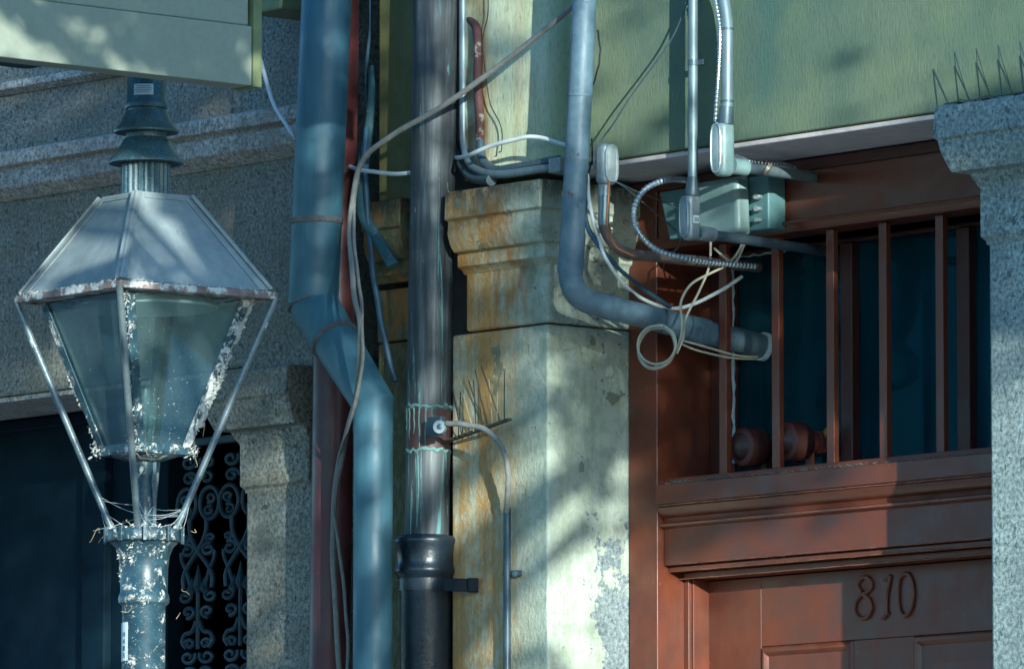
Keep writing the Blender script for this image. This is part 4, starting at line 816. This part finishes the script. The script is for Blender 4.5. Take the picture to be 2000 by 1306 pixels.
# sticker
vd = (-hd)*1
def onpost(px, r): 
    s_ = (px-284)*SL/r; a = math.asin(max(-1, min(1, s_))); return hr*math.sin(a)*r - hd*math.cos(a)*r
def wrap(name, mat, p0, p1, y0, y1, r, parent, n=8):
    m = MB(); vs = []; fs = []
    for i in range(n+1):
        px = p0+(p1-p0)*i/n
        for rr in (r+.0006, r+.0012):
            o_ = onpost(px, r)*(rr/r); vs += [LO+o_+Vector((0,0,lz(y0))), LO+o_+Vector((0,0,lz(y1)))]
    for i in range(n):
        a = i*4; b_ = a+4; fs += [[a, a+1, b_+1, b_], [a+2, b_+2, b_+3, a+3], [a, b_, b_+2, a+2], [a+1, a+3, b_+3, b_+1]]
    fs += [[0, 2, 3, 1], [n*4, n*4+1, n*4+3, n*4+2]]
    return m.add(vs, fs).build(name, mat, parent)
stk = wrap('sticker', M['paper'], 262, 299, 169, 190, 38*SL, nk)
for i, (y, a, b_) in enumerate(((172.5, 266, 294), (176.5, 265, 296), (180.5, 264, 295), (184.5, 265, 291))):
    wrap('print', M['galv_d'], a, b_, y, y+.8, 38*SL+.0007, stk, 6)
lbl = wrap('number_label', M['paper'], 241, 255, 1216, 1291, 42*SL, lampt, 3)
for i, ch in enumerate(('H', '4', '8', '5')):
    cu = bpy.data.curves.new('number', 'FONT'); cu.body = ch; cu.size = .0125; cu.align_x = 'CENTER'; cu.align_y = 'CENTER'; cu.extrude = .0002
    tmp = bpy.data.objects.new('lettering', cu); col.objects.link(tmp); me_ = bpy.data.meshes.new_from_object(tmp.evaluated_get(bpy.context.evaluated_depsgraph_get())); bpy.data.objects.remove(tmp)
    o = bpy.data.objects.new('lettering', me_); col.objects.link(o); me_.materials.clear(); me_.materials.append(M['ink']); o.parent = lbl
    rr = onpost(248.5, 42*SL); nn = rr.normalized()
    wp = LO + nn*(42*SL+.0017) + Vector((0, 0, lz(1240+i*13.5)))
    o.location = wp - (LO + (lbl.location)); o.rotation_euler = (math.pi/2, 0, math.atan2(nn.x, -nn.y))
# glass body: corner bars, panes, bottom tray
HI0, HI1, zi0, zi1 = .19, 87*SL, zE-.006, lz(880)
for k in range(4):
    a, b_ = cor_(k, HI0, zi0), cor_(k, HI1, zi1); dd = (b_-a).normalized(); sd = Vector((0,0,1)).cross(cdirs[k]).normalized()
    m_ = MB()
    for kk, wd in ((k+1, .02), (k-1, .02)):
        t_ = (cdirs[kk % 4]-cdirs[k]).normalized(); n_ = dd.cross(t_).normalized()
        if n_.dot(cdirs[k]) < 0: n_ = -n_
        q_ = t_*wd; m_.hexa([a, a+q_, b_+q_*.85, b_], [a+n_*.003, a+q_+n_*.003, b_+q_*.85+n_*.003, b_+n_*.003])
    m_.build('corner_bar', M['crusted'] if k == 1 else M['lampd'], lampt, bevel=.0008)
    c4 = [cor_(k, HI1-.004, zi1+.002), cor_(k+1, HI1-.004, zi1+.002), cor_(k+1, HI0-.004, zi0-.002), cor_(k, HI0-.004, zi0-.002)]
    cen = LO + Vector((0, 0, (zi0+zi1)/2)); mid = (c4[0]+c4[1]+c4[2]+c4[3])/4; nn = (mid-cen).normalized()
    MB().hexa(c4, [v_ + nn*.002 for v_ in c4]).build('glass_pane', M['glass'], lampt)
    a, b_ = cor_(k, HI1+.002, zi1), cor_(k+1, HI1+.002, zi1)
    MB().obox((a+b_)/2, (b_-a).normalized(), (b_-a).normalized().cross(Vector((0,0,1))), Vector((0,0,1)), (b_-a).length/2+.003, .003, .009).build('tray_bar', M['lampd'], lampt, bevel=.001)
MB().lathe([(2*SL, lz(906)), (40*SL, lz(899)), (62*SL, lz(892)), (70*SL, lz(886)), (66*SL, lz(883)), (10*SL, lz(884))], LO, 28).build('bottom_tray', M['lampd'], lampt, smooth=True)
MB().lathe([(.03, zE+.03), (.09, zE+.02), (.125, zE-.012), (.13, zE-.016), (.128, zE-.02), (.122, zE-.014), (.09, zE+.014), (.028, zE+.025)], LO, 40).build('reflector', M['enamel'], lampt, smooth=True)
MB().lathe([(.006, lz(884)), (.006, lz(800)), (.012, lz(790)), (.012, lz(760)), (.004, lz(752))], LO, 14).build('burner', M['lamp'], lampt, smooth=True)
# droppings: lumpy white crust on ledges and bars
random.seed(21); dm = MB()
def blob(p, r):
    n = 6; ax = [Vector((random.gauss(0,1), random.gauss(0,1), random.gauss(0,1))).normalized() for _ in range(3)]
    a0 = ax[0]; a1 = a0.orthogonal().normalized(); a2 = a0.cross(a1); r *= .8; sx, sy = random.uniform(.7, 1.7), random.uniform(.25, .7)
    rings = []
    for h, k in ((-.6, .45), (-.1, 1.), (.45, .75)):
        rings.append([p + a0*h*r*sy + (a1*math.cos(2*math.pi*i/n)*sx + a2*math.sin(2*math.pi*i/n)*sy)*r*k*random.uniform(.65, 1.3) for i in range(n)])
    dm.loft(rings)
def ex(m): return max(.0007, min(random.expovariate(1/m), m*3.2))
def barspot(k, t): return cor_(k, HI0, zi0).lerp(cor_(k, HI1, zi1), t)
cen = [(k, random.uniform(lo, hi)) for k, n_, lo, hi in ((1, 16, .02, 1), (0, 10, .03, 1), (3, 6, .45, 1)) for _ in range(n_)]
for k, t0 in cen:
    sd = Vector((0,0,1)).cross(cdirs[k]).normalized()
    for _ in range(60 if k == 1 else 34):
        t = min(1, max(0, random.gauss(t0, .03)))
        blob(barspot(k, t) + cdirs[k]*.0045 + sd*random.gauss(0, .0075 if k == 1 else .005), ex(.0018 if k == 1 else .0013))
for k, t in ((0, 150), (1, 190), (3, 130), (2, 10)):
    for _ in range(t):
        blob(cor_(k, HI1+.003, zi1) + Vector((random.gauss(0,.007), random.gauss(0,.007), random.gauss(0,.006))), ex(.0015))
for _ in range(330):
    a = random.random()*2*math.pi; r = random.uniform(.056, .0705); blob(LO+Vector((math.cos(a)*r, math.sin(a)*r, zcol1+random.expovariate(400)-.001)), ex(.0013))
for _ in range(110):
    a = random.random()*2*math.pi; blob(LO+Vector((math.cos(a)*.0705, math.sin(a)*.0705, random.uniform(zcol0, zcol1))), ex(.0009))
cl = [(random.uniform(2.6, 6.9), random.random()**1.5) for _ in range(24)]
for a0, t0 in cl:
    for _ in range(26):
        a = random.gauss(a0, .1); t = abs(random.gauss(t0, .06)); z = zcol0 - t*.12
        r = .054 - .011*min(1, t*2.4); r = .0465 if .72 < t < .92 else r
        blob(LO+Vector((math.cos(a)*r, math.sin(a)*r, z)), ex(.0013))
for _ in range(260):
    a = random.uniform(2.6, 6.9); r = 42*SL+.0002; blob(LO+Vector((math.cos(a)*r, math.sin(a)*r, lz(random.uniform(1178, 1320)))), ex(.0005))
for k, n_ in ((3, 330), (0, 300)):
    for _ in range(n_):
        t = random.random(); t = random.gauss(random.choice((.2, .45, .5, .8)), .08) if random.random() < .7 else t
        if not 0 < t < 1: continue
        blob(cor_(k, HE-.004, zE+.0065).lerp(cor_((k+1) % 4, HE-.004, zE+.0065), t)+Vector((0, 0, random.gauss(0, .0015))), ex(.0013))
nn = (cdirs[0]+cdirs[1]).normalized()
for _ in range(260):
    t = random.random(); tb = min(1, random.expovariate(5)); p = cor_(0, HI1, zi1).lerp(cor_(1, HI1, zi1), t)
    q_ = cor_(0, HI0, zi0).lerp(cor_(1, HI0, zi0), t); blob(p.lerp(q_, tb)+nn*.0005, ex(.0006))
dm.build('droppings', M['crust'], lampt, smooth=False)['kind'] = 'stuff'
tw_ = MB()
for _ in range(20):
    k = random.choice((0, 1, 3)); base = random.choice((cor_(k, HI1+.004, zi1), LO+cdirs[k]*.07+Vector((0,0,zcol1)), LO+cdirs[k]*.046+Vector((0,0,lz(1150+random.random()*60))), cor_(1, HI1, zi1+.03)))
    q = base + Vector((random.gauss(0,.012), random.gauss(0,.012), random.gauss(0,.008)))
    e_ = q + Vector((random.gauss(0,.012), random.gauss(0,.012), random.gauss(-.004,.009))); tw_.tube(smoothpts([q, q.lerp(e_, .4)+Vector((random.gauss(0,.003),0,random.gauss(0,.004))), q.lerp(e_, .8)+Vector((0,random.gauss(0,.003),random.gauss(0,.004))), e_], 4), .00055, 5)
cw_ = MB(); random.seed(9)
for k in (0, 1, 3):
    for _ in range(11):
        a = cor_(k, 62*SL, zcol1-.004).lerp(cor_(k, HE-.004, zE-.002), random.uniform(.0, .16)); an = random.random()*6.3
        b_ = LO + Vector((math.cos(an)*.016, math.sin(an)*.016, random.uniform(zcol1, lz(985)))) if random.random() < .6 else LO + cdirs[k]*.055 + Vector((random.gauss(0,.02), random.gauss(0,.02), zcol1-LO.z))
        mid_ = (a+b_)/2 - Vector((0,0,random.uniform(.001,.008))); cw_.tube(smoothpts([a, mid_, b_], 4), .0003, 4)
cw_.build('cobweb', M['paper'], lampt)['kind'] = 'stuff'
tw_.build('straw', M['straw'], lampt)['kind'] = 'stuff'

# ------------------------------------------------------------------ kerb tree that dapples the sunlight (just out of frame to the right)
hs = Vector((math.sin(SUN_AZ), -math.cos(SUN_AZ), 0)); hu = Vector((math.cos(SUN_AZ), math.sin(SUN_AZ), 0))   # toward the sun, across it
random.seed(31)
tbase = hs*10.2 + hu*(-.9); tbase.z = 0
tree = thing('street_tree', tbase, 'leafy street tree at the kerb right of the doorway', 'tree')
tk = MB(); top = tbase+Vector((.1, .1, 3.6)); tk.tube(smoothpts([tbase, tbase+Vector((.05,0,1.5)), top], 6), [.16-.07*i/12 for i in range(13)], 14)
lv_ = MB()
def infrust(p, mrg=.35):
    d_ = p-CAM; z_ = d_.dot(fwd)
    if z_ < 0: return False
    return abs(d_.dot(rgt)) < z_*.069+mrg and abs(d_.dot(upv)) < z_*.046+mrg
def leaf(p, k=1):
    if infrust(p, .03): return
    d1 = Vector((random.gauss(0,1), random.gauss(0,1), random.gauss(-.3,.6))).normalized(); d2 = d1.orthogonal().normalized(); an = random.random()*6; d2 = (d2*math.cos(an)+d1.cross(d2)*math.sin(an)).normalized()
    L, W = k*random.uniform(.05,.09), k*random.uniform(.014,.026); nrm_ = d1.cross(d2)*.006
    lv_.add([p, p+d1*L*.5+d2*W+nrm_, p+d1*L, p+d1*L*.5-d2*W+nrm_, p+d1*L*.5], [[0,1,4],[1,2,4],[2,3,4],[3,0,4]])
# (u range, z range where its shade reaches the facade, clusters, leaves per cluster, spread, distance range)
for u0, u1, za_, zb_, nc, nl, spd, ta, tb, sc_ in ((-1.05, -.15, 3.25, 4.7, 38, 95, .18, 8.5, 12, 1), (-.1, .25, 3.15, 3.45, 5, 50, .12, 8.5, 12, 1), (-1., -.16, 2.35, 3.15, 11, 34, .1, 8.2, 11, 1), (.02, .16, 2.98, 3.15, 4, 34, .06, 8.2, 10, 1), (-.05, .12, 2.4, 2.62, 2, 22, .06, 8.2, 10, 1),
        (.27, .75, 2.84, 3.36, 24, 70, .075, 8.5, 11, 1), (-1.9, -1.08, 3.45, 4.1, 60, 90, .1, 6.6, 8.2, 1), (-1.72, -1.1, 2.6, 3.26, 17, 11, .04, 6.0, 6.35, 1.2)):
    for i in range(nc):
        T = random.uniform(ta, tb); c = hs*T + hu*random.uniform(u0, u1); c.z = random.uniform(za_, zb_) + (T-(1.7 if u1 < -1 else 0))*math.tan(SUN_EL)
        for _ in range(nl): leaf(c + Vector((random.gauss(0,spd), random.gauss(0,spd), random.gauss(0,spd*.8))), sc_)
        if i % 3 == 0 and not infrust(c): tk.tube(smoothpts([top-Vector((0,0,random.uniform(0,.8))), top.lerp(c, .5)+Vector((0,0,.2)), c], 5), [.035-.03*k/10 for k in range(11)], 6)
tk.build('trunk', M['bark'], tree, smooth=True)
lv_.build('crown', M['leaf'], tree)
